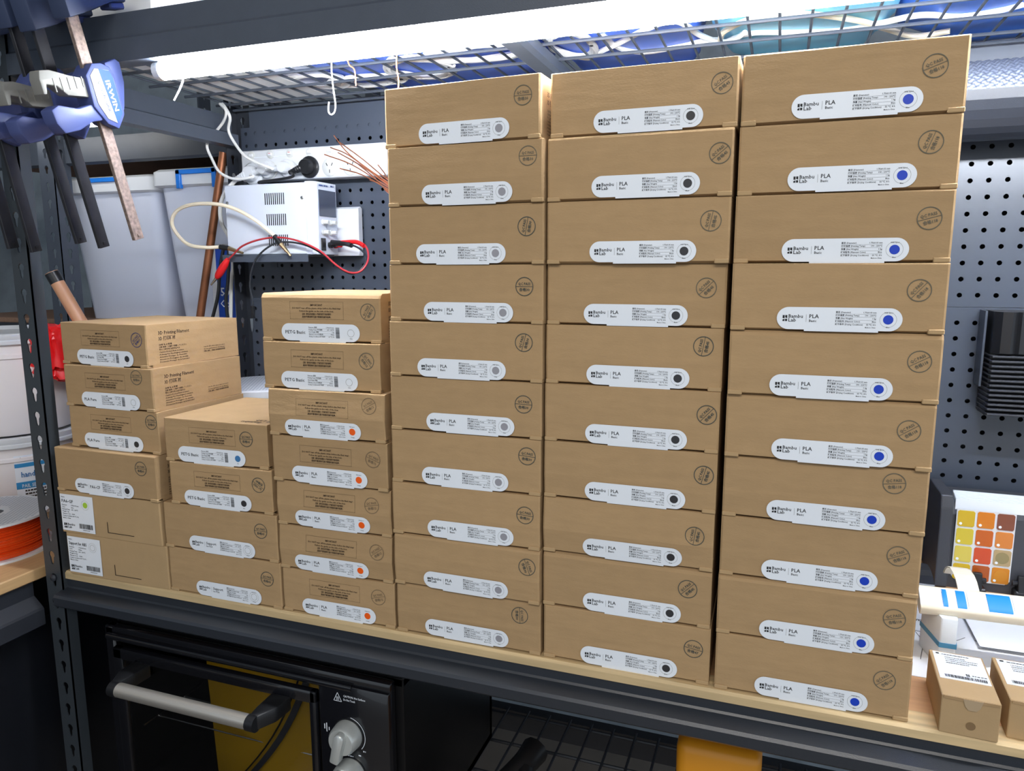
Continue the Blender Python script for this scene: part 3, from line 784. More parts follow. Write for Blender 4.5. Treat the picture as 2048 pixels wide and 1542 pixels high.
def blob(name, c, size, m, label, cat, seed, sub_=3, amp=0.18, flat=None, group=None, freq=3.0):
    from mathutils import noise
    bm = bm_new(); bmesh.ops.create_icosphere(bm, subdivisions=sub_, radius=1.0)
    for v in bm.verts:
        d = v.co.normalized()
        k = 1+amp*noise.noise(d*freq+Vector((seed*7.1, 0, 0)))+amp*0.5*noise.noise(d*freq*2.7+Vector((0, seed*3.3, 0)))
        e = 0.55
        co = Vector([math.copysign(abs(q)**e, q) for q in d])*k
        v.co = Vector((c[0]+co.x*size[0], c[1]+co.y*size[1], c[2]+co.z*size[2]))
    if flat is not None:
        for v in bm.verts: v.co.z = max(v.co.z, flat)
    return solo(name, bm, m, label, cat, True, group)
blob('plastic_bag', (-0.812, 0.235, 0.325), (0.034, 0.045, 0.052), RED, 'crumpled red plastic bag draped against the upper pail', 'bag', 2, 4, 0.3)

# tube with black tape end, leaning behind the leftmost stack
p0, p1 = on(103, 545, 'y', 0.235), on(162, 645, 'y', 0.255)
d = (p1-p0); p2 = p0+d*(p0.z/(p0.z-p1.z))*0.985
t = thing('copper_tube', 'copper tube with black taped open end leaning behind the leftmost stack', 'tube', (p2.x, p2.y, 0.0))
KR = mat('copper_tube_skin', (206, 152, 116), 0.4, noise=0.06, nscale=40)
n_ = (p2-p0).normalized(); u_, v_ = basis(n_)
def hollow(bm, a, b, ro, ri, seg=24):
    rr = []
    for p, r in ((a, ri), (a, ro), (b, ro), (b, ri)):
        rr.append([p+(u_*math.cos(2*math.pi*i/seg)+v_*math.sin(2*math.pi*i/seg))*r for i in range(seg)])
    rings(bm, rr+[rr[0]], False)
bm = bm_new(); hollow(bm, p0, p2, 0.0125, 0.0105); part(t, 'tube', bm, KR, True, True)
bm = bm_new(); hollow(bm, p0+n_*0.001, p0+n_*0.022, 0.0132, 0.0126); part(t, 'tape_band', bm, BLACKP, True, True)
bm = bm_new(); cyl(bm, p0+n_*0.004, p0+n_*0.006, 0.0106, seg=24); part(t, 'end_plug', bm, KR, False, True)

# ================================================================== REAR SHELVING WITH STORAGE BINS
rs_ = thing('rear_shelving', 'grey slotted shelving at the far left with chipboard shelves', 'shelving', (-1.05, 0.75, FLOOR_Z))
L0 = rs_.location
c = on(118, 450, 'y', 0.485)
for (x, y, sx, sy) in ((c.x, 0.485, -1, 1), (-0.51, 1.02, -1, -1), (c.x, 1.02, -1, -1), (-0.51, 0.56, -1, 1)):
    angle_post(rs_, 'post', x-L0.x, y-L0.y, sx, sy, 0.0, 2.0, METAL, w=0.046)
for z0, nm in ((0.345, 'lower_shelf'), (0.775, 'upper_shelf')):
    bm = bm_new(); box(bm, -1.60, -0.52, 0.545, 1.0, z0, z0+0.016); part(rs_, nm, bm, CHIP, world=True)
bm = bm_new(); prism(bm, [(0.518, 0.735), (0.518, 0.79), (0.545, 0.79), (0.545, 0.735), (0.528, 0.73)], 'x', -1.6, -0.52); part(rs_, 'front_beam', bm, METAL, world=True)
bm = bm_new(); box(bm, -1.6, -0.52, 0.518, 0.54, 0.31, 0.350); part(rs_, 'front_beam', bm, METALD, world=True)
bm = bm_new(); box(bm, -1.6, -0.52, 1.0, 1.01, -0.2, 0.79); part(rs_, 'back_panel', bm, mat('dark_panel', (52, 58, 70), 0.6), world=True)

BINM = mat('translucent_bin', (232, 238, 255), 0.35, trans=0.15)
BINM.node_tree.nodes['Principled BSDF'].inputs['IOR'].default_value = 1.12
BLUEC = mat('blue_clip', (24, 124, 226), 0.4)
def storage_bin(x0, x1, y0, y1, z0, h, label):
    t = thing('storage_bin', label, 'storage bin', ((x0+x1)/2, (y0+y1)/2, z0), group='translucent bins on the rear shelf')
    w, dd = (x1-x0)/2, (y1-y0)/2
    bm = bm_new()
    def rr(wx, wy, z, r=0.02):
        o = []
        for cx, cy, a0 in ((1, 1, 0), (-1, 1, 90), (-1, -1, 180), (1, -1, 270)):
            for k in range(4):
                a = R_(a0+30*k); o.append(Vector((cx*(wx-r)+r*math.cos(a), cy*(wy-r)+r*math.sin(a), z)))
        return o
    e = 0.003
    rings(bm, [rr(w*.86-e, dd*.86-e, 0.004), rr(w-e, dd-e, h-0.03), rr(w, dd, h-0.03), rr(w*.86, dd*.86, 0.0)], True)
    part(t, 'body', bm, BINM, True)
    bm = bm_new(); rings(bm, [rr(w+.004, dd+.004, h-0.040), rr(w+.012, dd+.012, h-0.036), rr(w+.012, dd+.012, h-0.006), rr(w+.004, dd+.004, h), rr(w-.03, dd-.03, h), rr(w-.034, dd-.034, h-.006)], True)
    part(t, 'lid', bm, mat('frosted_lid', (226, 230, 236), 0.4), True)
    bm = bm_new(); box(bm, -w*.45, w*.45, -dd-.018, -dd-.012, h-0.014, h-0.004, .001, 1); box(bm, -w*.45, -w*.45+.012, -dd-.018, -dd-.008, h-0.045, h-0.004, .001, 1); box(bm, w*.45-.012, w*.45, -dd-.018, -dd-.008, h-0.045, h-0.004, .001, 1)
    part(t, 'clip', bm, BLUEC)
    return t
storage_bin(-1.150, -0.862, 0.565, 0.95, 0.3612, 0.345, 'translucent bin with blue clip at the left on the rear shelf')
storage_bin(-0.832, -0.582, 0.545, 0.93, 0.3612, 0.35, 'translucent bin with blue clip behind the leaning copper pipe')
# printed carton standing in front of the right bin
q = on(452, 545, 'y', 0.528)
t = thing('printed_carton', 'narrow blue and white printed carton in front of the right bin', 'box', (q.x-0.006, 0.532, 0.3612))
bm = bm_new(); box(bm, -0.032, 0.028, -0.006, 0.006, 0, 0.18); part(t, 'carton', bm, WHITE)
bm = bm_new(); box(bm, -0.018, 0.028, -0.0068, -0.006, 0.004, 0.177); pan = part(t, 'blue_panel', bm, mat('print_blue', (24, 70, 170), 0.5))
put('print', mesh_of(ink([('t', 'A', .034, -.010, .125, 'l'), ('t', '50', .026, -.010, .065, 'l'), ('t', 'Co', .022, -.012, .04, 'l')]), 'print'), LABELW, pan, (0, -0.0074, 0))
# copper pipe
a, b = on(447, 305, 'y', 0.50), on(400, 636, 'y', 0.475)
e = a+(b-a)*((a.z-0.004)/(a.z-b.z))
bm = bm_new(); cyl(bm, a, e, 0.0085, seg=16); solo('copper_pipe', bm, COPPERP, 'brown copper pipe leaning upright in front of the storage bins', 'pipe', True)
# far batten light, partly hidden by the clamps
l2 = thing('short_batten_light', 'short glowing batten light under the far shelf, behind the hanging clamps', 'light', (-0.80, 0.42, 0.75))
a = on(150, 248, 'y', 0.42); b = on(221, 262, 'y', 0.42)
bm = bm_new(); cyl(bm, a+Vector((-.25, 0, -0.0)), Vector((b.x, 0.42, a.z)), 0.0095, seg=16); part(l2, 'diffuser', bm, mat('lit_far_diffuser', (255, 252, 246), 0.4, emit=6), True, True)
bm = bm_new(); box(bm, a.x-.25, b.x+.004, 0.408, 0.432, a.z+.0095, a.z+.016); part(l2, 'housing', bm, WHITE, world=True)
bm = bm_new(); tube(bm, [(b.x, .42, a.z), (b.x+.03, .42, a.z+.004), (b.x+.055, .42, a.z+.006), (b.x+.066, .42, a.z+.018)], .0028, 6); part(l2, 'lead', bm, WHITEC, True, True)

# ================================================================== ON THE PEGBOARD
# power board, slightly sloped as it hangs
PBY = 0.468                       # front face
a, b = on(482, 333, 'y', PBY), on(771, 317, 'y', PBY)
ang = math.atan2(b.z-a.z, b.x-a.x); Lp = (b-a).length
pb = thing('power_board', 'white six outlet power board mounted on the pegboard', 'power board', ((a.x+b.x)/2, PBY, (a.z+b.z)/2-0.031), (0, -ang, 0))
Hp = 0.062
bm = bm_new(); box(bm, -Lp/2, Lp/2, 0.0, 0.038, 0.0, Hp, 0.005, 3); part(pb, 'housing', bm, WHITE, True)
bm = bm_new(); box(bm, -Lp/2+.012, Lp/2-.03, -0.0012, 0.002, 0.0465, 0.0475); part(pb, 'seam', bm, LABELW)
OUTM = mat('outlet_white', (196, 198, 196), 0.4)
NEON = mat('switch_neon_red', (206, 92, 84), 0.4)
SLOT = mat('dark_slot', (24, 24, 26), 0.6)
xs = [-Lp/2+0.026+i*0.0472 for i in range(6)]
for i, x in enumerate(xs):
    bm = bm_new(); lathe(bm, [(0.0175, 0.001), (0.0175, -0.0012), (0.0165, -0.0018)], (x, 0, 0.0205), 28, 'y'); o = part(pb, 'outlet', bm, OUTM, True)
    bm = bm_new()
    for dx, dz, an in ((-.006, .005, .5), (.006, .005, -.5), (0, -.008, 0)):
        q = [(-.0008, -.0032), (.0008, -.0032), (.0008, .0032), (-.0008, .0032)]
        bm.faces.new([bm.verts.new((x+dx+u*math.cos(an)-v*math.sin(an), -0.0021, 0.0205+dz+u*math.sin(an)+v*math.cos(an))) for u, v in q])
    sub(o, 'pin_slots', bm, SLOT)
    bm = bm_new(); lathe(bm, [(0.0085, 0.001), (0.0085, -0.0015), (0.0075, -0.002)], (x+.002, 0, 0.0535-.002), 20, 'y'); sw = part(pb, 'switch', bm, OUTM, True)
    bm = bm_new(); box(bm, x-.003, x+.007, -0.0045, -0.001, 0.0485, 0.0545, .001, 1); sub(sw, 'rocker', bm, WHITE)
    if i in (1, 2):
        bm = bm_new(); box(bm, x-.0005, x+.0045, -0.0049, -0.004, 0.0525, 0.0535); sub(sw, 'neon', bm, NEON)
bm = bm_new(); cyl(bm, (Lp/2-.001, .016, .045), (Lp/2+.0015, .016, .045), .006, seg=14); part(pb, 'reset_button', bm, BLACKP)
pm = pb.matrix_world if False else Matrix.Translation(pb.location) @ Matrix.Rotation(-ang, 4, 'Y')
def PBP(x, y, z): return pm @ Vector((x, y, z))

def plug(name, label, m, base, cable_dir, cable, big, cm, cr=0.0028):
    """three pin plug: round face plate, body and ribbed strain relief; the cord is its part"""
    base = Vector(base); cd = Vector(cable_dir).normalized()
    t = thing(name, label, 'plug', base)
    bm = bm_new(); lathe(bm, [(0.0185*big, 0.0), (0.0185*big, -0.004), (0.017*big, -0.006)], base, 24, 'y'); part(t, 'face_plate', bm, m, True, True)
    bm = bm_new(); c0 = base+Vector((0, -.006, 0))
    lathe(bm, [(0.013*big, 0.002), (0.0125*big, -0.012), (0.0105*big, -0.016), (0.004, -0.0165)], c0, 18, 'y'); part(t, 'body', bm, m, True, True)
    bm = bm_new(); s = c0+Vector((0, -.009, 0))
    prof = []
    uu, vv = basis(cd); rr = []
    for k in range(13):
        tt = k/12; r = (0.0075-0.0035*tt)*big*(1.0 if k % 2 else 0.86)
        p = s+cd*(0.008+0.030*tt)
        rr.append([p+(uu*math.cos(2*math.pi*i/12)+vv*math.sin(2*math.pi*i/12))*r for i in range(12)])
    rings(bm, rr); part(t, 'strain_relief', bm, m, True, True)
    bm = bm_new(); tube(bm, [s+cd*0.034]+[Vector(q) for q in cable], cr, 8); part(t, 'cord', bm, cm, True, True)
    return t
Y2 = 0.40
w = lambda px, py, y: on(px, py, 'y', y)
plug('white_plug', 'large round white plug in the leftmost outlet of the power board', WHITE, PBP(xs[0]+.008, -0.002, .014), (-1, -.1, -.35),
     [w(472, 360, .445), w(452, 382, .44), w(441, 410, .44), w(443, 445, .445), w(460, 480, .47), w(466, 530, .485), w(463, 560, .49), w(461, 640, .49)], 1.25, WHITEC, .0042)
plug('white_plug', 'white plug in the second outlet with its cord rising to the deck', WHITE, PBP(xs[1]-.004, -0.002, .021), (-1, -.1, -.3),
     [w(505, 354, .43), w(470, 358, .43), w(440, 345, .43), w(424, 318, .435), w(414, 290, .43), w(428, 268, .425), w(447, 243, .42), w(452, 222, .41), w(440, 208, .42)], 0.95, WHITEC)
plug('white_plug', 'white plug with ribbed cord relief in the third outlet', WHITE, PBP(xs[2]-.004, -0.002, .022), (-1, -.1, -.12),
     [w(545, 338, .42), w(520, 328, .42), w(490, 312, .425), w(468, 284, .43), w(457, 260, .425), w(460, 235, .415), w(450, 214, .42), w(443, 206, .43)], 0.95, WHITEC)
plug('black_plug', 'round black plug in the fourth outlet of the power board', BLACKP, PBP(xs[3]+.002, -0.002, .022), (-1, -.12, -.32),
     [w(585, 353, .425), w(550, 360, .43), w(518, 364, .45), w(530, 371, .478), w(550, 380, .497)], 1.15, BLACKP)

# bench power supply standing on its bracket
ps = thing('bench_power_supply', 'white bench power supply with vents and small display', 'power supply', (-0.42, 0.445, 0.515), (0, 0, R_(0)))
X0p, X1p, Y0p, Y1p, Z0p, Z1p = -0.525, -0.335, 0.405, 0.486, 0.515, 0.651
PSW = mat('psu_white', (204, 211, 224), 0.4)
bm = bm_new(); box(bm, X0p, X1p, Y0p, Y1p, Z0p, Z1p, .0015, 1); part(ps, 'case', bm, PSW, world=True)
bm = bm_new(); prism(bm, [(X1p, Y0p), (X1p+.012, Y0p), (X1p+.020, Y0p+.012), (X1p+.020, Y1p-.004), (X1p+.012, Y1p), (X1p, Y1p)], 'z', Z0p-.001, Z1p+.002, .0012); fr = part(ps, 'front_bezel', bm, PSW, world=True)
FXp = X1p+.0205
bm = bm_new(); box(bm, FXp-.001, FXp+.0008, Y0p+.016, Y1p-.008, 0.588, 0.638); sub(fr, 'display', bm, mat('dark_display', (60, 68, 86), 0.15), world=True)
put('print', mesh_of(ink([('r', .017, .029, .130, .133), ]+bars(.030, .048, .130, .003, 1)+bars(.056, .068, .131, .003, 2), 'right'), 'print'), mat('psu_print', (60, 80, 130), .6), fr, (FXp-ps.location.x+.0006, Y0p-ps.location.y, 0))
for zz in (0.5765, 0.557):
    for yy in (Y0p+.026, Y0p+.052):
        bm = bm_new(); lathe(bm, [(.0055, 0), (.0055, .003), (.0042, .0035), (.0042, .013), (.0036, .014)], (FXp, yy, zz), 14, 'x'); part(ps, 'knob', bm, OUTM, True, True)
bm = bm_new(); box(bm, FXp-.001, FXp+.002, Y0p+.018, Y0p+.032, .522, .546, .0008, 1); o = part(ps, 'rocker_switch', bm, BLACKP, world=True)
for yy, m_ in ((Y0p+.046, BLACKP), (Y0p+.064, mat('red_plastic', (214, 30, 34), .4))):
    bm = bm_new(); lathe(bm, [(.006, 0), (.006, .006), (.0045, .007), (.0045, .016)], (FXp, yy, .533), 14, 'x'); part(ps, 'terminal', bm, m_, True, True)
for zc in (.622, .582, .542):
    for k in range(10):
        x = -0.428+(0.622-zc)*0.06+k*.0048
        bm = bm_new(); box(bm, x, x+.0019, Y0p-.0006, Y0p+.0006, zc-.011, zc+.011); part(ps, 'vent_slot', bm, SLOT, world=True)
for x, z in ((X0p+.006, .617), (X1p-.006, .622), (X0p+.14, .523)):
    bm = bm_new(); lathe(bm, [(.0034, 0), (.0034, -.0012), (.002, -.002)], (x, Y0p, z), 12, 'y'); part(ps, 'screw', bm, STEEL, True, True)
# white mounting plate seen beyond the front bezel
bm = bm_new(); prism(bm, [(Y1p+.001, .512), (Y1p+.001, .606), (Y1p+.010, .610), (Y1p+.016, .606), (Y1p+.016, .512)], 'x', -.40, -.268, .001)
solo('mounting_plate', bm, WHITE, 'white plastic plate between the power supply and the pegboard', 'plate')
br = thing('support_bracket', 'grey folded steel bracket carrying the power supply', 'bracket', (-0.42, 0.45, 0.500))
bm = bm_new(); box(bm, -.532, -.328, .398, PEGY-.001, .5125, .5145); part(br, 'tray', bm, METAL, world=True)
bm = bm_new(); box(bm, -.532, -.328, .396, .398, .500, .5145); part(br, 'front_lip', bm, METAL, world=True)
for x in (-.50, -.36):
    bm = bm_new(); box(bm, x, x+.016, PEGY-.0018, PEGY-.0003, .49, .5125); part(br, 'hook', bm, METAL, world=True)

# test leads
REDP = mat('red_plastic', (214, 30, 34), .4); REDW = mat('red_wire', (170, 46, 52), .45); BLKW = mat('black_wire', (40, 44, 50), .45)
YP = 0.385
ld = thing('red_test_lead', 'red test lead looping from the power supply with red crocodile clip', 'test lead', w(700, 540, YP))
bm = bm_new(); tube(bm, [Vector((FXp+.016, Y0p+.064, .533)), w(715, 484, .43), w(733, 495, .42), w(736, 520, .40), w(722, 542, YP), w(700, 545, YP), w(675, 532, YP), w(640, 502, YP), w(600, 483, YP), w(560, 475, YP), w(520, 479, YP), w(485, 492, YP), w(466, 510, YP), w(455, 520, YP)], .0019, 8); part(ld, 'wire', bm, REDW, True, True)
bm = bm_new(); tube(bm, [w(683, 485, .43), w(712, 484, .428), w(728, 492, .42)], .0042, 8); part(ld, 'banana_plug', bm, REDP, True, True)
bm = bm_new(); tube(bm, [w(456, 518, YP), w(449, 530, YP), w(438, 548, YP), w(433, 556, YP)], lambda t: .004+.004*math.sin(t*3.1), 10); part(ld, 'clip_cover', bm, REDP, True, True)
bm = bm_new(); cyl(bm, w(433, 556, YP), w(422, 570, YP), .0035, .0016, 8); part(ld, 'clip_jaw', bm, STEEL, True, True)
ld = thing('black_test_lead', 'thin black test lead hanging to a crocodile clip beside the post', 'test lead', w(505, 600, YP))
bm = bm_new(); tube(bm, [Vector((FXp+.016, Y0p+.046, .533)), w(706, 491, .42), w(728, 505, .41), w(732, 522, .402), w(720, 540, YP+.004), w(702, 547, YP+.004), w(678, 535, YP+.004), w(645, 508, YP+.004), w(610, 490, YP+.004), w(575, 484, YP+.004), w(548, 488, YP), w(520, 508, YP), w(505, 535, YP), w(500, 570, YP), w(505, 600, YP), w(506, 620, YP)], .0019, 8); part(ld, 'wire', bm, BLKW, True, True)
bm = bm_new(); tube(bm, [w(663, 484, .43), w(690, 487, .428), w(703, 491, .42)], .0046, 8); part(ld, 'banana_plug', bm, BLACKP, True, True)
bm = bm_new(); tube(bm, [w(506, 612, YP), w(506, 636, YP)], .004, 8); part(ld, 'clip_cover', bm, BLACKP, True, True)
bm = bm_new(); prism(bm, [(-.003, 0), (.004, 0), (.003, -.018), (.0, -.028), (-.002, -.018)], 'y', -.002, .002); bmesh.ops.translate(bm, verts=bm.verts, vec=w(504, 637, YP)); part(ld, 'clip_jaw', bm, STEEL, world=True)
ld = thing('cream_lead', 'cream lead with two steel crocodile clips looped before the power supply', 'test lead', w(400, 440, .37))
bm = bm_new(); tube(bm, [w(440, 494, .385), w(410, 495, .37), w(375, 488, .36), w(350, 462, .36), w(344, 440, .36), w(356, 420, .36), w(385, 409, .36), w(430, 408, .365), w(470, 418, .375), w(510, 440, .38), w(540, 464, .385), w(552, 474, .388)], .0036, 8); part(ld, 'wire', bm, CREAM, True, True)
for c0, c1, c2 in ((w(440, 494, .385), w(458, 497, .387), w(486, 506, .387)), (w(549, 472, .386), w(562, 488, .386), w(582, 512, .386))):
    bm = bm_new(); cyl(bm, c0, c1, .005, .005, 10); part(ld, 'clip_sleeve', bm, BLACKP, True, True)
    bm = bm_new(); cyl(bm, c1, c2, .0048, .0022, 8); part(ld, 'clip_jaw', bm, mat('brass_clip', (196, 176, 140), .3, metal=1.0), True, True)
# black mains cords hanging beside the corner post
for i, (pts, lb) in enumerate((([w(448, 490, .47), w(440, 540, .47), w(436, 590, .47), w(426, 632, .47), w(418, 660, .47)], 'black cord hanging left of the corner post, nearest the copper pipe'),
                               ([w(458, 498, .46), w(456, 560, .46), w(452, 600, .46), w(456, 640, .46), w(460, 668, .46)], 'black cord hanging straight down beside the white cord'))):
    bm = bm_new(); tube(bm, pts, .0036, 8); solo('mains_cord', bm, BLACKP, lb, 'cord', True, 'black cords at the corner post')
# copper wire bundle poking out from behind the tall stack
cw = thing('copper_wire_bundle', 'fan of loose copper wires poking out beside the tall stacks', 'wire', w(740, 340, .33))
for i, (a, m1, b) in enumerate((((668, 271), (700, 310), (778, 366)), ((680, 285), (725, 318), (779, 362)), ((661, 295), (700, 312), (778, 372)), ((649, 309), (705, 330), (779, 376)), ((676, 305), (720, 330), (779, 370)), ((680, 337), (725, 350), (779, 380)), ((700, 318), (735, 340), (779, 368)), ((712, 325), (745, 352), (779, 384)), ((756, 330), (768, 345), (780, 360)), ((740, 360), (760, 368), (780, 388)))):
    bm = bm_new(); tube(bm, [w(*a, .36), w(*m1, .34), w(*b, .31), w(b[0]+60, b[1]+34, .29)], .0011, 5); part(cw, 'strand', bm, COPPER, True, True)

# ================================================================== THINGS ON AND UNDER THE WIRE DECK
zt = DECKZ+0.004
bm = bm_new(); y_ = 0.11
tube(bm, [w(664, 88, y_), w(663, 120, y_), w(664, 150, y_), w(667, 180, y_), w(671, 208, y_), w(669, 224, y_), w(662, 229, y_), w(657, 222, y_), w(658, 204, y_)], .0011, 6)
solo('wire_hook', bm, mat('pale_wire', (190, 186, 178), .4), 'pale wire bent into a hook hanging from the deck', 'hook', True)
for pts, lb in (([(690, 96), (698, 128), (709, 140), (712, 172)], 'short copper wire hanging from the deck beside the wire hook'), ([(795, 84), (793, 130), (797, 160), (796, 186)], 'copper wire hanging from the deck above the grey dot stack')):
    bm = bm_new(); tube(bm, [w(px, py, .10) for px, py in pts], .0011, 6); solo('hanging_wire', bm, COPPER, lb, 'wire', True)

def bag(name, xa, xb, y0, y1, h, m, label, seed, z=zt+0.011):
    return blob(name, ((xa+xb)/2, (y0+y1)/2, z+h*0.42), ((xb-xa)/2, (y1-y0)/2, h/2), m, label, 'bag', seed, 4, 0.10, z, freq=2.2)
BLUEB = mat('blue_plastic_bag', (84, 124, 230), 0.35, noise=0.08, nscale=12)
TEAL = mat('teal_plastic_bag', (128, 206, 236), 0.3, noise=0.05, nscale=12)
bag('storage_bag', -.27, .15, 0.05, 0.60, 0.16, BLUEB, 'blue plastic bag on the wire deck above the grey dot stack', 3)
bag('storage_bag', .165, .405, 0.05, 0.60, 0.17, BLUEB, 'blue plastic bag on the wire deck above the black dot stack', 4)
bag('storage_bag', .42, .665, 0.05, 0.60, 0.15, TEAL, 'pale teal plastic bag on the wire deck above the blue dot stack', 5)
bag('storage_bag', .68, 1.08, 0.05, 0.60, 0.17, mat('bright_blue_bag', (70, 130, 236), .35, noise=.1, nscale=20), 'bright blue bag at the right end of the wire deck', 6)
xw = on(590, 165, 'z', DECKZ+.004).x
wc = thing('white_carton', 'pale flat carton lying on the left end of the wire deck', 'box', (-.36, .26, DECKZ+.0036))
bm = bm_new(); box(bm, XL+.05, xw, .03, .48, DECKZ+.0036, DECKZ+.12, .002, 1); part(wc, 'carton', bm, mat('pale_card', (232, 234, 236), .7), world=True)
bm = bm_new(); box(bm, XL+.06, xw-.01, .24, .27, DECKZ+.1201, DECKZ+.1206); part(wc, 'tape', bm, mat('clear_tape', (206, 196, 176), .3), world=True)
# white cable coils lying on the deck, visible through the wires
def coil(c, rx, ry, turns, r, m, label, seed, tie=True):
    rs2 = random.Random(seed)
    t = thing('cable_coil', label, 'cable', c, group='white cable coils on the wire deck')
    pts = []
    n = 10
    for k in range(turns*n+1):
        a = 2*math.pi*k/n
        j = 1+rs2.uniform(-.16, .16)
        pts.append(Vector((rx*j*math.cos(a), ry*j*math.sin(a), r+rs2.uniform(0, .0035))))
    bm = bm_new(); tube(bm, pts, r, 6, 4); part(t, 'cord', bm, m, True)
    if tie:
        bm = bm_new(); lathe(bm, [(.0048, -.003), (.0053, 0), (.0048, .003)], (rx*.98, 0, .0055), 12, 'y'); part(t, 'tie', bm, BLACKP, True)
    return t
for i, (px, py, rx, ry, lb) in enumerate(((640, 165, .05, .045, 'white cable coil above the wire hook'), (735, 165, .07, .03, 'white cable coil left above the grey dot stack'), (840, 140, .055, .06, 'white cable coil over the middle of the grey dot stack'), (960, 110, .09, .035, 'long white cable bundle beside the cross beam, left'), (1145, 95, .03, .07, 'tied white cable coil just right of the cross beam'))):
    p = on(px, py, 'z', DECKZ+.006); coil(Vector((p.x, p.y, zt)), rx, ry, 6, .0036, WHITEC, lb, 20+i)
for i, (pts, lb, m_) in enumerate((([(1190, 108), (1240, 85), (1300, 55), (1352, 42), (1400, 70), (1440, 84), (1470, 78), (1490, 65)], 'white cord weaving over the deck above the black dot stack', WHITEC),
                                 ([(1205, 70), (1240, 96), (1290, 104), (1350, 94), (1410, 82), (1440, 80)], 'second white cord crossing above the black dot stack', WHITEC),
                                 ([(1440, 80), (1450, 62), (1500, 38), (1560, 28), (1640, 30), (1720, 42), (1780, 60), (1830, 72), (1900, 62)], 'cream cord arching above the blue dot stack', CREAM),
                                 ([(1450, 84), (1500, 66), (1580, 64), (1680, 60), (1760, 46), (1840, 30), (1920, 32), (2000, 20), (2048, 8)], 'white cord running along the deck to the right edge', WHITEC))):
    bm = bm_new(); tube(bm, [on(px, py, 'z', zt+.006+.003*(i % 2)) for px, py in pts], .0042, 8); solo('loose_cord', bm, m_, lb, 'cord', True, 'loose cords on the wire deck')

# ================================================================== BAR CLAMPS HANGING ON THE UPPER BEAM
CBLUE = mat('clamp_blue', (64, 76, 128), .5); CDARK = mat('clamp_dark_blue', (48, 60, 90), .55); CGREY = mat('clamp_grey', (122, 122, 118), .55)
BARM = mat('dark_bar', (52, 52, 56), .4, metal=.5, noise=.2, nscale=60); RUST = mat('rusty_bar', (128, 112, 104), .6, metal=.3, noise=.45, nscale=220)
bmb = bm_new(); box(bmb, -.003, .003, -.0085, .0085, -.190, .135, .0006, 1)
box(bmb, -.0045, .0045, -.002, .002, -.186, -.182)
CL_BAR = mesh_of(bmb, 'bar')
bmb = bm_new(); prism(bmb, [(-.022, .035), (-.004, .052), (.014, .052), (.030, .046), (.036, .030), (.034, -.028), (.014, -.050), (-.006, -.040), (-.024, -.012)], 'x', -.014, .014, .003); CL_BODY = mesh_of(bmb, 'body', True)
bmb = bm_new(); prism(bmb, [(.026, .052), (.050, .058), (.058, .052), (.056, .020), (.040, -.022), (.030, -.020)], 'x', -.010, .010, .002); CL_JAW = mesh_of(bmb, 'moving_jaw', True)
bmb = bm_new(); prism(bmb, [(-.014, -.006), (-.050, -.012), (-.085, -.004), (-.100, -.010), (-.098, -.030), (-.088, -.046), (-.060, -.044), (-.030, -.034), (-.010, -.034)], 'x', -.011, .011, .003); CL_HAND = mesh_of(bmb, 'handle', True)
bmb = bm_new(); prism(bmb, [(-.014, .030), (-.045, .036), (-.080, .046), (-.098, .046), (-.102, .034), (-.102, .012), (-.096, .012), (-.092, .026), (-.075, .022), (-.060, .008), (-.030, .004), (-.014, .000)], 'x', -.009, .009, .002)
for k in range(5): box(bmb, .0085, .0098, -.080+k*.013, -.0785+k*.013, .014+.001*k, .034)
CL_TRIG = mesh_of(bmb, 'trigger', True)
bmb = bm_new(); prism(bmb, [(-.016, .096), (-.018, .150), (.012, .158), (.060, .150), (.084, .132), (.084, .116), (.060, .116), (.020, .104)], 'x', -.015, .015, .003); CL_FIX = mesh_of(bmb, 'fixed_jaw', True)
bmb = bm_new(); box(bmb, -.010, .010, .058, .084, .108, .117, .002, 1); CL_PAD = mesh_of(bmb, 'jaw_pad', True)
bmb = bm_new(); box(bmb, .0138, .0146, 0, 0.001, 0, .001); bmb.clear()
prism(bmb, [(-.015, .034), (-.004, .044), (.024, .040), (.029, .028), (.028, -.026), (.012, -.040), (-.004, -.032), (-.015, -.008)], 'x', .0142, .0148); CL_BADGE = mesh_of(bmb, 'badge')
bmb = bm_new(); prism(bmb, [(.004, .0430), (.024, .0395), (.0285, .028), (.0275, -.026), (.014, -.0385), (.012, -.0395)], 'x', .0147, .0151); CL_BADGE2 = mesh_of(bmb, 'badge_field')
CL_TXT = mesh_of(ink([('t', 'IRWIN', .0125, .0105, .026, 'l', .048, -math.pi/2+.06)], 'right'), 'badge_print')
CL_TXT2 = mesh_of(ink([('t', 'QUICK-GRIP', .0072, -.0040, .026, 'l', .050, -math.pi/2+.10)], 'right'), 'badge_print')
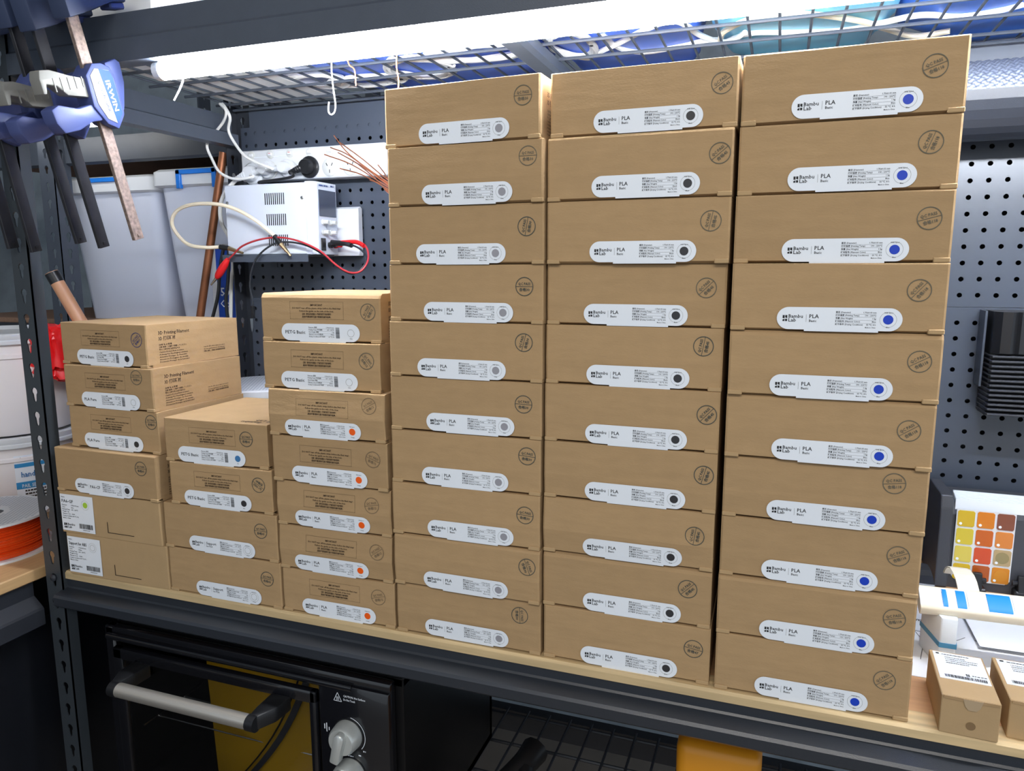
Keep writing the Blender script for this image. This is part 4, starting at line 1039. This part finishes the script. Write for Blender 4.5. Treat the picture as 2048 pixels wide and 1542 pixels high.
for i, (X, Y, Z, tilt, rust, lb) in enumerate(((-.340, -.047, .713, 15.5, True, 'blue bar clamp with bright printed badge, rightmost on the upper beam'),
        (-.402, -.048, .703, 14.5, False, 'dark bar clamp second from the right on the upper beam'), (-.442, -.050, .710, 14, False, 'dark bar clamp in the middle of the hanging row'),
        (-.520, -.052, .700, 11, True, 'worn bar clamp second from the left on the upper beam'), (-.558, -.056, .706, 10, False, 'bar clamp at the far left in front of the slotted post'))):
    t = thing('bar_clamp', lb, 'clamp', (X, Y, Z), (R_(tilt), 0, 0), 'bar clamps hanging on the upper beam')
    put('bar', CL_BAR.copy() if rust else CL_BAR, RUST if rust else BARM, t)
    sc8 = (1, .82, .82)
    bo = put('body', CL_BODY, CBLUE, t); bo.scale = sc8
    for nm_, me_, m_ in (('moving_jaw', CL_JAW, CBLUE), ('handle', CL_HAND, CBLUE), ('trigger', CL_TRIG, CGREY)): put(nm_, me_, m_, t).scale = sc8
    put('fixed_jaw', CL_FIX, CDARK, t); put('jaw_pad', CL_PAD, CBLUE, t)
    if i == 0:
        put('badge', CL_BADGE, mat('badge_cream', (172, 168, 146), .5, noise=.08, nscale=60), bo)
        put('badge_field', CL_BADGE2, mat('badge_blue', (8, 62, 132), .7, noise=.12, nscale=50), bo)
        put('badge_print', CL_TXT, LABELW, bo, (.0153, 0, 0)); put('badge_print', CL_TXT2, mat('badge_navy', (24, 50, 96), .5), bo, (.0153, 0, 0))

# ================================================================== RIGHT END OF THE BENCH
# roll of dimpled silver lining in a dark trough under the deck
SILV = mat('dimpled_silver', (128, 134, 146), .42, metal=.6)
rl = thing('silver_mesh_roll', 'roll of dimpled silver sheet in a dark trough under the deck', 'roll', (0.97, .43, .66))
RZ = .732; RY = .43
bm = bm_new(); n1, n2 = 120, 200; V = {}
for i in range(n1+1):
    for j in range(n2+1):
        a = R_(-10+200*i/n1); x = .70+.55*j/n2
        k = .0016*math.sin(i*math.pi/3)*math.sin(j*math.pi/2+(math.pi/2 if (i//3) % 2 else 0))
        V[i, j] = bm.verts.new((x, RY-(.052+k)*math.cos(a), RZ+(.052+k)*math.sin(a)-.01))
for i in range(n1):
    for j in range(n2): bm.faces.new((V[i, j], V[i, j+1], V[i+1, j+1], V[i+1, j]))
part(rl, 'silver_sheet', bm, SILV, True, True)
bm = bm_new(); pr = []
for k in range(15):
    a = R_(180+180*k/14); pr.append((RY+.058*math.cos(a), RZ-.006+.060*math.sin(a)))
for k in range(14, -1, -1):
    a = R_(180+180*k/14); pr.append((RY+.054*math.cos(a), RZ-.006+.056*math.sin(a)))
prism(bm, pr, 'x', .68, 1.25); part(rl, 'trough', bm, METALD, world=True)
for x in (.72, 1.2):
    bm = bm_new(); box(bm, x, x+.012, RY+.054, RY+.058, RZ-.01, DECKZ-.004); part(rl, 'hanger', bm, METAL, world=True)

# black finned holder on the lower pegboard
fh = thing('finned_holder', 'black holder with horizontal fins hooked on the lower pegboard', 'holder', (.91, .46, .26))
xf = on(1984, 700, 'y', .44).x
bm = bm_new(); prism(bm, [(xf+.002, .504), (xf+.002, .452), (xf+.010, .440), (xf+.022, .436), (xf+.030, .442), (xf+.034, .438), (1.05, .438), (1.05, .504)], 'z', .360, .4215); part(fh, 'body', bm, BLACKP, world=True)
bm = bm_new(); box(bm, xf+.003, 1.05, .460, .504, .262, .360); part(fh, 'core', bm, BLACKP, world=True)
for k in range(13):
    z = .266+k*.0073
    bm = bm_new(); box(bm, xf+.001, 1.052, .438, .505, z, z+.003, .0006, 1); part(fh, 'fin', bm, DARKP, world=True)
bm = bm_new(); box(bm, xf-.006, xf-.003, .470, .505, .305, .4215); part(fh, 'side_plate', bm, METAL, world=True)

# colour swatch case on the bench
SWY = .405
sc = thing('swatch_case', 'dark grey open case holding a sheet of yellow and orange colour swatches', 'swatch case', (.93, .44, 0.0))
c0 = on(1893, 1160, 'y', SWY).x
bm = bm_new(); prism(bm, [(.405, 0.0), (.410, .115), (.418, .135), (.495, .135), (.500, 0.0)], 'x', c0, 1.12); part(sc, 'case', bm, DARKP, world=True)
bm = bm_new(); prism(bm, [(.395, .002), (.40, .126), (.405, .146), (.498, .146), (.498, 0.0)], 'x', c0-.018, c0-.001, .002); part(sc, 'side_wall', bm, DARKP, world=True)
for k in range(6):
    bm = bm_new(); box(bm, c0+.004, 1.118, .413+.0045*k, .4160+.0045*k, .10, .1395+.0012*k); part(sc, 'sheet', bm, LABELW, world=True)
xa, xb = on(1910, 1060, 'y', SWY).x, on(2030, 1060, 'y', SWY).x
za, zb = .014, .126
tiltS = math.atan2(.005, .115)
bm = bm_new(); prism(bm, [(xa+.006, za), (xb-.006, za), (xb, za+.006), (xb, zb), (xa, zb), (xa, za+.006)], 'y', SWY-.0012, SWY-.0002); sh = part(sc, 'swatch_sheet', bm, WHITE, world=True)
cols = [(234, 196, 40), (238, 138, 22), (146, 82, 58), (238, 214, 60), (222, 108, 22), (240, 146, 60), (244, 222, 92), (232, 84, 34), (204, 176, 126), (240, 200, 24), (204, 98, 26), (232, 146, 12)]
dw, dh = (xb-xa)/3, (zb-za)/4
for r in range(4):
    for q in range(3):
        x = xa+dw*q; z = zb-dh*(r+1); kx = .0016
        bm = bm_new(); prism(bm, [(x+kx+.002, z+kx), (x+dw-kx-.002, z+kx), (x+dw-kx, z+kx+.002), (x+dw-kx, z+dh-kx-.002), (x+dw-kx-.002, z+dh-kx), (x+kx+.002, z+dh-kx), (x+kx, z+dh-kx-.002), (x+kx, z+kx+.002)], 'y', SWY-.0022, SWY-.001)
        s_ = sub(sh, 'swatch', bm, mat('swatch_%d_%d' % (r, q), tuple(int(v_*.84) for v_ in cols[r*3+q]), .35), world=True)
        bm = bm_new(); disc(bm, (x+.006, SWY-.0022, z+.006), .0021, 10)
        bmesh.ops.translate(bm, verts=bm.verts, vec=-sc.location); put('swatch_hole', mesh_of(bm, 'swatch_hole'), LABELW, sh)
for q, r in ((2, 2), (2, 3)):
    bm = bm_new(); disc(bm, (xa+dw*(q+.5), SWY-.0022, zb-dh*(r+.5)), .009, 20); bmesh.ops.translate(bm, verts=bm.verts, vec=-sc.location)
    put('swatch_window', mesh_of(bm, 'swatch_window'), mat('swatch_olive', (140, 126, 84) if r == 2 else (190, 122, 20), .4) if r == 2 else mat('swatch_amber', (196, 128, 20), .4), sh)

# drawings on paper
PAPER = mat('white_paper', (240, 242, 246), .7)
def paper(name, x0, x1, y0, y1, z, lines, txt, label):
    t = thing(name, label, 'paper', ((x0+x1)/2, (y0+y1)/2, z))
    bm = bm_new(); box(bm, x0, x1, y0, y1, z, z+.0006); sh_ = part(t, 'sheet', bm, PAPER, world=True)
    bm = bm_new()
    for pts in lines: tube(bm, [Vector((px, py, z+.0009)) for px, py in pts], .0004, 4, 3)
    if lines: part(t, 'pen_lines', bm, mat('pen_ink', (70, 72, 84), .6), world=True)
    if txt:
        o = put('pen_note', mesh_of(ink([('t', b_, s_, x_, y_, 'l') for b_, s_, x_, y_ in txt], 'top'), 'pen_note'), MATS['pen_ink'], t, (-t.location.x, -t.location.y, .0012))
paper('drawing_sheet', .695, 1.02, .105, .385, .0002, [[(.725, .15), (.735, .20), (.728, .24)], [(.742, .15), (.755, .20), (.775, .215), (.79, .23)], [(.80, .205), (1.0, .200)], [(.80, .225), (1.0, .222)], [(.70, .235), (.765, .225)]], [('22mm', .012, .715, .262)], 'white paper sheet with pen drawings lying on the worktop')
paper('folded_drawing_sheet', .80, 1.02, .20, .36, .006, [[(.87, .245), (.88, .262)], [(.878, .245), (.94, .245)], [(.945, .249), (.94, .245), (.945, .241)]], [('+20mm', .012, .905, .258)], 'upper white sheet with a pencilled measurement beneath the taped stand')

# taped mock-up stand
TAPE = mat('masking_tape', (236, 226, 204), .6, noise=.05, nscale=30); TAPEW = mat('pale_tape', (226, 232, 238), .5, noise=.05, nscale=40); TAPEB = mat('blue_tape', (10, 136, 214), .5)
st = thing('taped_stand', 'stand wrapped in cream and blue tape on the paper drawings', 'stand', (.86, .17, 0.0006))
def flatbar(bm, x0, x1, yc, zc, hw, hh, tilt, grow=0.0):
    rr = []
    for x in (x0, x1):
        ring = []
        for k in range(20):
            a = 2*math.pi*k/20; ca, sa = math.cos(a), math.sin(a)
            y = math.copysign(abs(ca)**.45, ca)*(hw+grow); z = math.copysign(abs(sa)**.45, sa)*(hh+grow)
            dz = (x-.78)*.02
            ring.append(Vector((x, yc+y*math.cos(tilt)-z*math.sin(tilt), zc+dz+y*math.sin(tilt)+z*math.cos(tilt))))
        rr.append(ring)
    rings(bm, rr)
YC, ZC, HW, HH, TL = .160, .077, .0185, .0085, R_(28)
x0b = on(1845, 1190, 'y', .14).x
bm = bm_new(); flatbar(bm, x0b, 1.05, YC, ZC, HW, HH, TL); part(st, 'crossbar', bm, TAPE, True, True)
for xa_, xb_, m_ in ((x0b-.0005, x0b+.025, TAPEW), (x0b+.024, x0b+.030, TAPEB), (x0b+.040, x0b+.050, TAPEB), (x0b+.052, x0b+.072, TAPEW), (x0b+.073, x0b+.098, TAPEB), (x0b+.100, 1.0505, TAPEW)):
    bm = bm_new(); flatbar(bm, xa_, xb_, YC-.0005, ZC+.0008, HW*.8, HH, TL, .0002); part(st, 'tape_band', bm, m_, True, True)
bm = bm_new()
xl = on(1893, 1270, 'y', .15).x
prism(bm, [(xl-.010, .135), (xl+.008, .135), (xl+.010, .150), (xl-.012, .196), (xl-.022, .190)], 'z', .0008, .066, .002); lg = part(st, 'leg', bm, TAPEW, True, True)
bm = bm_new(); prism(bm, [(xl-.0106, .1343), (xl+.0086, .1343), (xl+.0106, .150), (xl-.0126, .1966), (xl-.0226, .190)], 'z', .028, .034); part(st, 'tape_band', bm, mat('dull_blue_tape', (72, 138, 176), .5), False, True)
for xr_, m_ in ((x0b+.012, BLACKP), (x0b+.062, TAPE)):
    rr = []
    for k in range(9):
        a = R_(20+150*k/8)
        y, z = .235-.055*math.cos(math.pi-a)*.9, .058+.032*math.sin(a)
        rr.append([Vector((xr_+dx*.012, y+dy, z)) for dx, dy in ((-1, -.003), (1, -.003), (1, .003), (-1, .003))])
    bm = bm_new(); rings(bm, rr); part(st, 'arm', bm, m_, False, True)
# small black spring clips
for i, (px, py, lb) in enumerate(((1952, 1172, 'small black clip beside the cream arm of the taped stand'), (2042, 1180, 'small black clip at the right edge before the swatch case'))):
    p = on(px, py, 'z', .012)
    bm = bm_new(); box(bm, p.x-.010, p.x+.012, p.y-.010, p.y+.010, .0008, .012, .002, 1); prism(bm, [(p.y-.010, .010), (p.y-.004, .034), (p.y+.002, .034), (p.y+.010, .010)], 'x', p.x-.006, p.x+.006, .001); cyl(bm, (p.x-.012, p.y, .022), (p.x+.012, p.y, .022), .004, seg=10)
    solo('spring_clip', bm, BLACKP, lb, 'clip', False, 'black spring clips on the drawings')

# small labelled cartons
def small_carton(x, y, yaw, wdt, dep, hgt, label, seed):
    t = thing('parts_carton', label, 'box', (x, y, 0.0), (0, 0, R_(yaw)), 'small labelled cartons on the worktop')
    bm = bm_new(); box(bm, 0, wdt, 0, dep, 0, hgt, .0008, 1); part(t, 'carton', bm, KRAFT2)
    bm = bm_new(); prism(bm, [(wdt*.03, hgt), (wdt*.97, hgt), (wdt*.97, hgt-.003), (wdt*.75, hgt-.0035), (wdt*.25, hgt-.0035), (wdt*.03, hgt-.003)], 'y', -.0012, .0); part(t, 'tuck_flap', bm, KRAFT)
    bm = bm_new(); prism(bm, [(wdt*.36, hgt-.0005), (wdt*.70, hgt-.0005), (wdt*.66, hgt-.008), (wdt*.60, hgt-.012), (wdt*.46, hgt-.012), (wdt*.40, hgt-.008)], 'y', -.0016, -.0011); part(t, 'seal', bm, mat('clear_seal', (178, 156, 126), .2, coat=.5))
    bm = bm_new(); disc(bm, (wdt*.53, -.0002, hgt*.30), .0045, 16); part(t, 'emblem', bm, mat('faint_print', (128, 102, 70), .8))
    bm = bm_new(); box(bm, wdt*.06, wdt*.96, dep*.36, dep*.97, hgt, hgt+.0004); lb_ = part(t, 'label', bm, LABELW)
    it = []; rs3 = random.Random(seed)
    ly0, ly1 = dep*.36, dep*.97
    it += [('r', wdt*.11, wdt*.17, ly1-.006, ly1-.003), ]+bars(wdt*.22, wdt*.72, ly1-.006, .0014, seed)
    for k in range(4): it += bars(wdt*.26, wdt*rs3.uniform(.6, .9), ly1-.012-.0042*k, .0011, seed*7+k)
    it += shift(LOGO, wdt*.55, ly0+.011, .8)+bars(wdt*.66, wdt*.92, ly0+.013, .0016, seed+40)
    xx = wdt*.16
    while xx < wdt*.90:
        ww = rs3.choice((.0004, .0006, .0010)); it.append(('r', xx, xx+ww, ly0+.0035, ly0+.0095)); xx += ww+rs3.choice((.0004, .0007))
    put('label_print', mesh_of(ink(it, 'top'), 'label_print'), INK, lb_, (0, 0, hgt+.0008))
small_carton(.7175, -.006, -2.5, .054, .100, .043, 'small labelled carton standing beside the blue dot stack', 1)
small_carton(.7825, .006, -2.5, .060, .092, .043, 'small labelled carton cut off at the right edge of the worktop', 2)

# ================================================================== UNDER THE WORKTOP
SHZ = -0.412
lw = thing('lower_wire_shelf', 'dark lower wire shelf carrying the oven under the worktop', 'wire shelf', (.34, .25, SHZ))
bm = bm_new(); cyl(bm, (-.88, 0, 0), (.88, 0, 0), .003, seg=6); mlx = mesh_of(bm, 'wire', True)
bm = bm_new(); cyl(bm, (0, -.235, 0), (0, .235, 0), .0024, seg=6); mly = mesh_of(bm, 'wire', True)
for y in (-.23, -.14, -.05, .04, .13, .22): put('wire', mlx, METALD, lw, (0, y, -.005))
for k in range(40): put('wire', mly, METALD, lw, (-.86+k*.044, 0, 0))
for y in (YF+.003, YB-.028):
    bm = bm_new(); box(bm, XL+.036, XR-.036, y, y+.024, SHZ-.055, SHZ-.0085); o = bpart('lower_beam', bm, METALD)

OVB = mat('oven_black_enamel', (18, 19, 24), .18, coat=.4); OVT = mat('oven_trim', (12, 12, 14), .3)
ov = thing('toaster_oven', 'black toaster oven with steel handle and silver knobs under the worktop', 'oven', (-.20, .2, SHZ+.0035))
OX0, OX1, OZ0, OZ1 = -.480, .050, SHZ+.016, -.088
# hollow body
bm = bm_new()
box(bm, OX0+.01, OX1+.012, .02, .36, OZ1-.012, OZ1+.004, .002, 1); box(bm, OX0+.01, OX1+.012, .02, .36, OZ0, OZ0+.012); box(bm, OX0+.01, OX0+.02, .02, .36, OZ0, OZ1); box(bm, OX1-.012, OX1+.012, .02, .36, OZ0, OZ1); box(bm, OX0+.01, OX1+.012, .35, .36, OZ0, OZ1); box(bm, -.068, -.060, .02, .36, OZ0, OZ1)
part(ov, 'body', bm, OVT, world=True)
bm = bm_new(); prism(bm, [(OX0, OZ0), (OX1, OZ0), (OX1, OZ1-.012), (OX1-.012, OZ1), (OX0+.012, OZ1), (OX0, OZ1-.012)], 'y', .010, .020, .002)
bmesh.ops.delete(bm, geom=[], context='FACES')
# front frame built of rails so the chamber stays open
bm.clear()
box(bm, OX0, OX1, .004, .020, OZ1-.020, OZ1, .004, 2); box(bm, OX0, OX1, .004, .020, OZ0, OZ0+.014, .003, 1); box(bm, OX0, OX0+.020, .004, .020, OZ0, OZ1, .003, 1)
part(ov, 'front_frame', bm, OVB, True, True)
bm = bm_new(); cyl(bm, (OX0+.01, .002, OZ1-.016), (OX1-.06, .002, OZ1-.016), .006, seg=12); part(ov, 'top_lip', bm, OVB, True, True)
bm = bm_new(); box(bm, -.066, OX1, -.002, .020, OZ0+.012, OZ1-.012, .004, 2); cp = part(ov, 'control_panel', bm, OVB, True, True)
# door
DX0, DX1, DZ0, DZ1 = -.455, -.068, OZ0+.012, OZ1-.030
bm = bm_new()
box(bm, DX0, DX1, -.006, .006, DZ1-.020, DZ1, .003, 2); box(bm, DX0, DX1, -.006, .006, DZ0, DZ0+.02, .003, 2); box(bm, DX0, DX0+.020, -.006, .006, DZ0, DZ1, .003, 2); box(bm, DX1-.012, DX1, -.006, .006, DZ0, DZ1, .003, 2)
dr = part(ov, 'door', bm, OVB, True, True)
GL = mat('oven_glass', (225, 225, 225), .02, trans=1.0)
bm = bm_new(); box(bm, DX0+.018, DX1-.010, -.003, -.0005, DZ0+.018, DZ1-.018); sub(dr, 'glass', bm, GL, world=True)
hz = -.146; hy = -.062; hx0, hx1 = on(238, 1378, 'y', hy).x, on(497, 1440, 'y', hy).x
bm = bm_new(); cyl(bm, (hx0, hy, hz), (hx1, hy, hz), .0108, seg=24); sub(dr, 'handle_bar', bm, BRUSH, True, True)
for s_, hx in ((-1, hx0), (1, hx1)):
    bm = bm_new(); cyl(bm, (hx, hy, hz), (hx+s_*.014, hy, hz), .0116, seg=20)
    prism(bm, [(hx+s_*.001, hy+.002), (hx+s_*.015, hy+.000), (hx+s_*.028, hy+.025), (hx+s_*.030, -.004), (hx-s_*.004, -.004), (hx-s_*.002, hy+.02)], 'z', hz-.010, hz+.012, .003)
    sub(dr, 'handle_bracket', bm, BLACKP, True, True)
# chamber rack; added yellow sheet and dark strips imitate a reflection in the glass
bm = bm_new()
for k in range(5): cyl(bm, (-.44, .06+k*.06, -.275), (-.075, .06+k*.06, -.275), .0016, seg=6)
for x in (-.44, -.075): cyl(bm, (x, .03, -.275), (x, .34, -.275), .0022, seg=6)
part(ov, 'rack', bm, STEEL, True, True)
YEL = mat('yellow_stand_in', (206, 160, 30), .35)
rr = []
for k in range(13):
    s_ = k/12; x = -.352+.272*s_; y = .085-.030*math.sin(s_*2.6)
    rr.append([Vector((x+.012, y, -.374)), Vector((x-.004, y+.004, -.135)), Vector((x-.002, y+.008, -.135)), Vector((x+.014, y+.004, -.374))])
ysh = thing('yellow_stand_in', 'added yellow sheet with grey strip imitating a reflection in the oven glass', 'sheet', (-.21, .08, -.384))
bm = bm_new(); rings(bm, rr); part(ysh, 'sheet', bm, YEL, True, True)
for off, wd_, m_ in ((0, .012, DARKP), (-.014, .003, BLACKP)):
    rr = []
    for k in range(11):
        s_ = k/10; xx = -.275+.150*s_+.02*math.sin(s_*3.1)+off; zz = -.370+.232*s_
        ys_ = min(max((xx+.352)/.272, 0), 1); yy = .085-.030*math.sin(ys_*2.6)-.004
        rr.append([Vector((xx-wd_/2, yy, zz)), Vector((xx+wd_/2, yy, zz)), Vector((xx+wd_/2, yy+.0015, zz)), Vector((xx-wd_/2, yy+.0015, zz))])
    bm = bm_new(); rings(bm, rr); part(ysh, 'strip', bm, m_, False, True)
# controls
KNOB = mat('silver_knob', (204, 208, 206), .32, metal=.45)
def knob(px, py, turn):
    p = on(px, py, 'y', -.006)
    bm = bm_new(); lathe(bm, [(.023, -.002), (.023, -.006), (.0215, -.020), (.019, -.024), (.0, -.0245)], (p.x, 0, p.z), 32, 'y'); k = part(ov, 'knob', bm, KNOB, True, True)
    bm = bm_new(); prism(bm, [(-.007, -.029), (.007, -.029), (.0085, .012), (.004, .019), (-.004, .019), (-.0085, .012)], 'y', -.034, -.018, .003)
    bmesh.ops.rotate(bm, verts=bm.verts, cent=(0, 0, 0), matrix=Matrix.Rotation(turn, 3, 'Y')); bmesh.ops.translate(bm, verts=bm.verts, vec=(p.x, 0, p.z)); sub(k, 'grip', bm, KNOB, True, True)
    bm = bm_new(); lathe(bm, [(.0245, -.0015), (.0245, -.003)], (p.x, 0, p.z), 32, 'y'); sub(k, 'skirt', bm, BLACKP, True, True)
    return p
pk = knob(694, 1472, R_(14)); knob(700, 1548, R_(-25))
arc = []
for k in range(16):
    a0 = R_(80-120*k/16); a1 = R_(80-120*(k+1)/16)
    arc.append(('p', [(pk.x+.0275*math.cos(a0), pk.z+.0275*math.sin(a0)), (pk.x+.0275*math.cos(a1), pk.z+.0275*math.sin(a1)), (pk.x+.0283*math.cos(a1), pk.z+.0283*math.sin(a1)), (pk.x+.0283*math.cos(a0), pk.z+.0283*math.sin(a0))]))
tp = on(672, 1396, 'y', -.003)
pr = arc+[('t', 'CAUTION: Hot Surfaces', .0046, tp.x+.012, tp.z+.004, 'l', .036), ('t', 'Do Not Touch', .0046, tp.x+.012, tp.z-.0015, 'l', .019), ]+[('r', pk.x-.040, pk.x-.0385, pk.z+.001, pk.z+.009), ('r', pk.x-.0365, pk.x-.035, pk.z-.003, pk.z+.011), ('r', pk.x-.0325, pk.x-.031, pk.z, pk.z+.005)]+bars(pk.x-.002, pk.x+.007, pk.z-.034, .0016, 5)+bars(pk.x+.016, pk.x+.021, pk.z-.030, .002, 6)+bars(pk.x+.024, pk.x+.028, pk.z-.022, .002, 8)
for (u0, v0), (u1, v1) in (((-.004, -.004), (.009, -.004)), ((.009, -.004), (.0025, .009)), ((.0025, .009), (-.004, -.004))):
    dx, dz = u1-u0, v1-v0; l = math.hypot(dx, dz); nx, nz = -dz/l*.0004, dx/l*.0004
    pr.append(('p', [(tp.x+u0+nx, tp.z+v0+nz), (tp.x+u0-nx, tp.z+v0-nz), (tp.x+u1-nx, tp.z+v1-nz), (tp.x+u1+nx, tp.z+v1+nz)]))
pr += [('r', tp.x+.0006, tp.x+.0012, tp.z-.001, tp.z+.003), ('r', tp.x+.0022, tp.x+.0028, tp.z-.001, tp.z+.003), ('r', tp.x+.0038, tp.x+.0044, tp.z-.001, tp.z+.003), ('r', tp.x, tp.x+.005, tp.z-.0024, tp.z-.0018)]
o = put('panel_print', mesh_of(ink(pr), 'panel_print'), LABELW, cp, (-ov.location.x, -.0028-ov.location.y, -ov.location.z))
for x in (OX0+.03, OX1-.03):
    for y in (.04, .33):
        bm = bm_new(); cyl(bm, (x, y, SHZ+.0035), (x, y, OZ0+.001), .010, seg=12); part(ov, 'foot', bm, BLACKP, world=True)

# yellow tool case and dark tool on the lower shelf
q0, q1 = on(1352, 1466, 'y', .12), on(1526, 1496, 'y', .12)
YC2 = mat('amber_case', (226, 150, 30), .4)
t = thing('tool_case', 'amber yellow plastic case on the lower shelf under the blue dot stack', 'case', ((q0.x+q1.x)/2, .22, SHZ+.0035))
w_ = (q1.x-q0.x)/2; hh_ = q0.z-.012-(SHZ+.0035)
bm = bm_new(); box(bm, -w_, w_, -.10, .12, 0, hh_*.55, .012, 3); part(t, 'base', bm, YC2, True)
bm = bm_new(); box(bm, -w_, w_, -.10, .12, hh_*.56, hh_, .016, 3); part(t, 'lid', bm, YC2, True)
bm = bm_new(); tube(bm, [(-w_*.45, -.02, hh_), (-w_*.40, -.03, hh_+.008), (0.0, -.035, hh_+.010), (w_*.40, -.03, hh_+.008), (w_*.45, -.02, hh_)], .005, 8); part(t, 'handle', bm, YC2, True)
p = on(1020, 1510, 'z', SHZ+.03)+Vector((.035, 0, 0))
bm = bm_new(); tube(bm, [(p.x-.06, p.y-.16, SHZ+.02), (p.x-.03, p.y-.09, SHZ+.032), (p.x, p.y-.03, SHZ+.045), (p.x+.01, p.y+.01, SHZ+.05)], lambda s: .013+.012*s, 10)
tube(bm, [(p.x+.01, p.y-.17, SHZ+.02), (p.x+.012, p.y-.10, SHZ+.028), (p.x+.006, p.y-.04, SHZ+.042)], lambda s: .012+.006*s, 10)
mz = min(v.co.z for v in bm.verts); bmesh.ops.translate(bm, verts=bm.verts, vec=(0, 0, SHZ+.0026-mz))
solo('hand_tool', bm, BLACKP, 'black two handled tool lying on the lower wire shelf', 'tool', True)
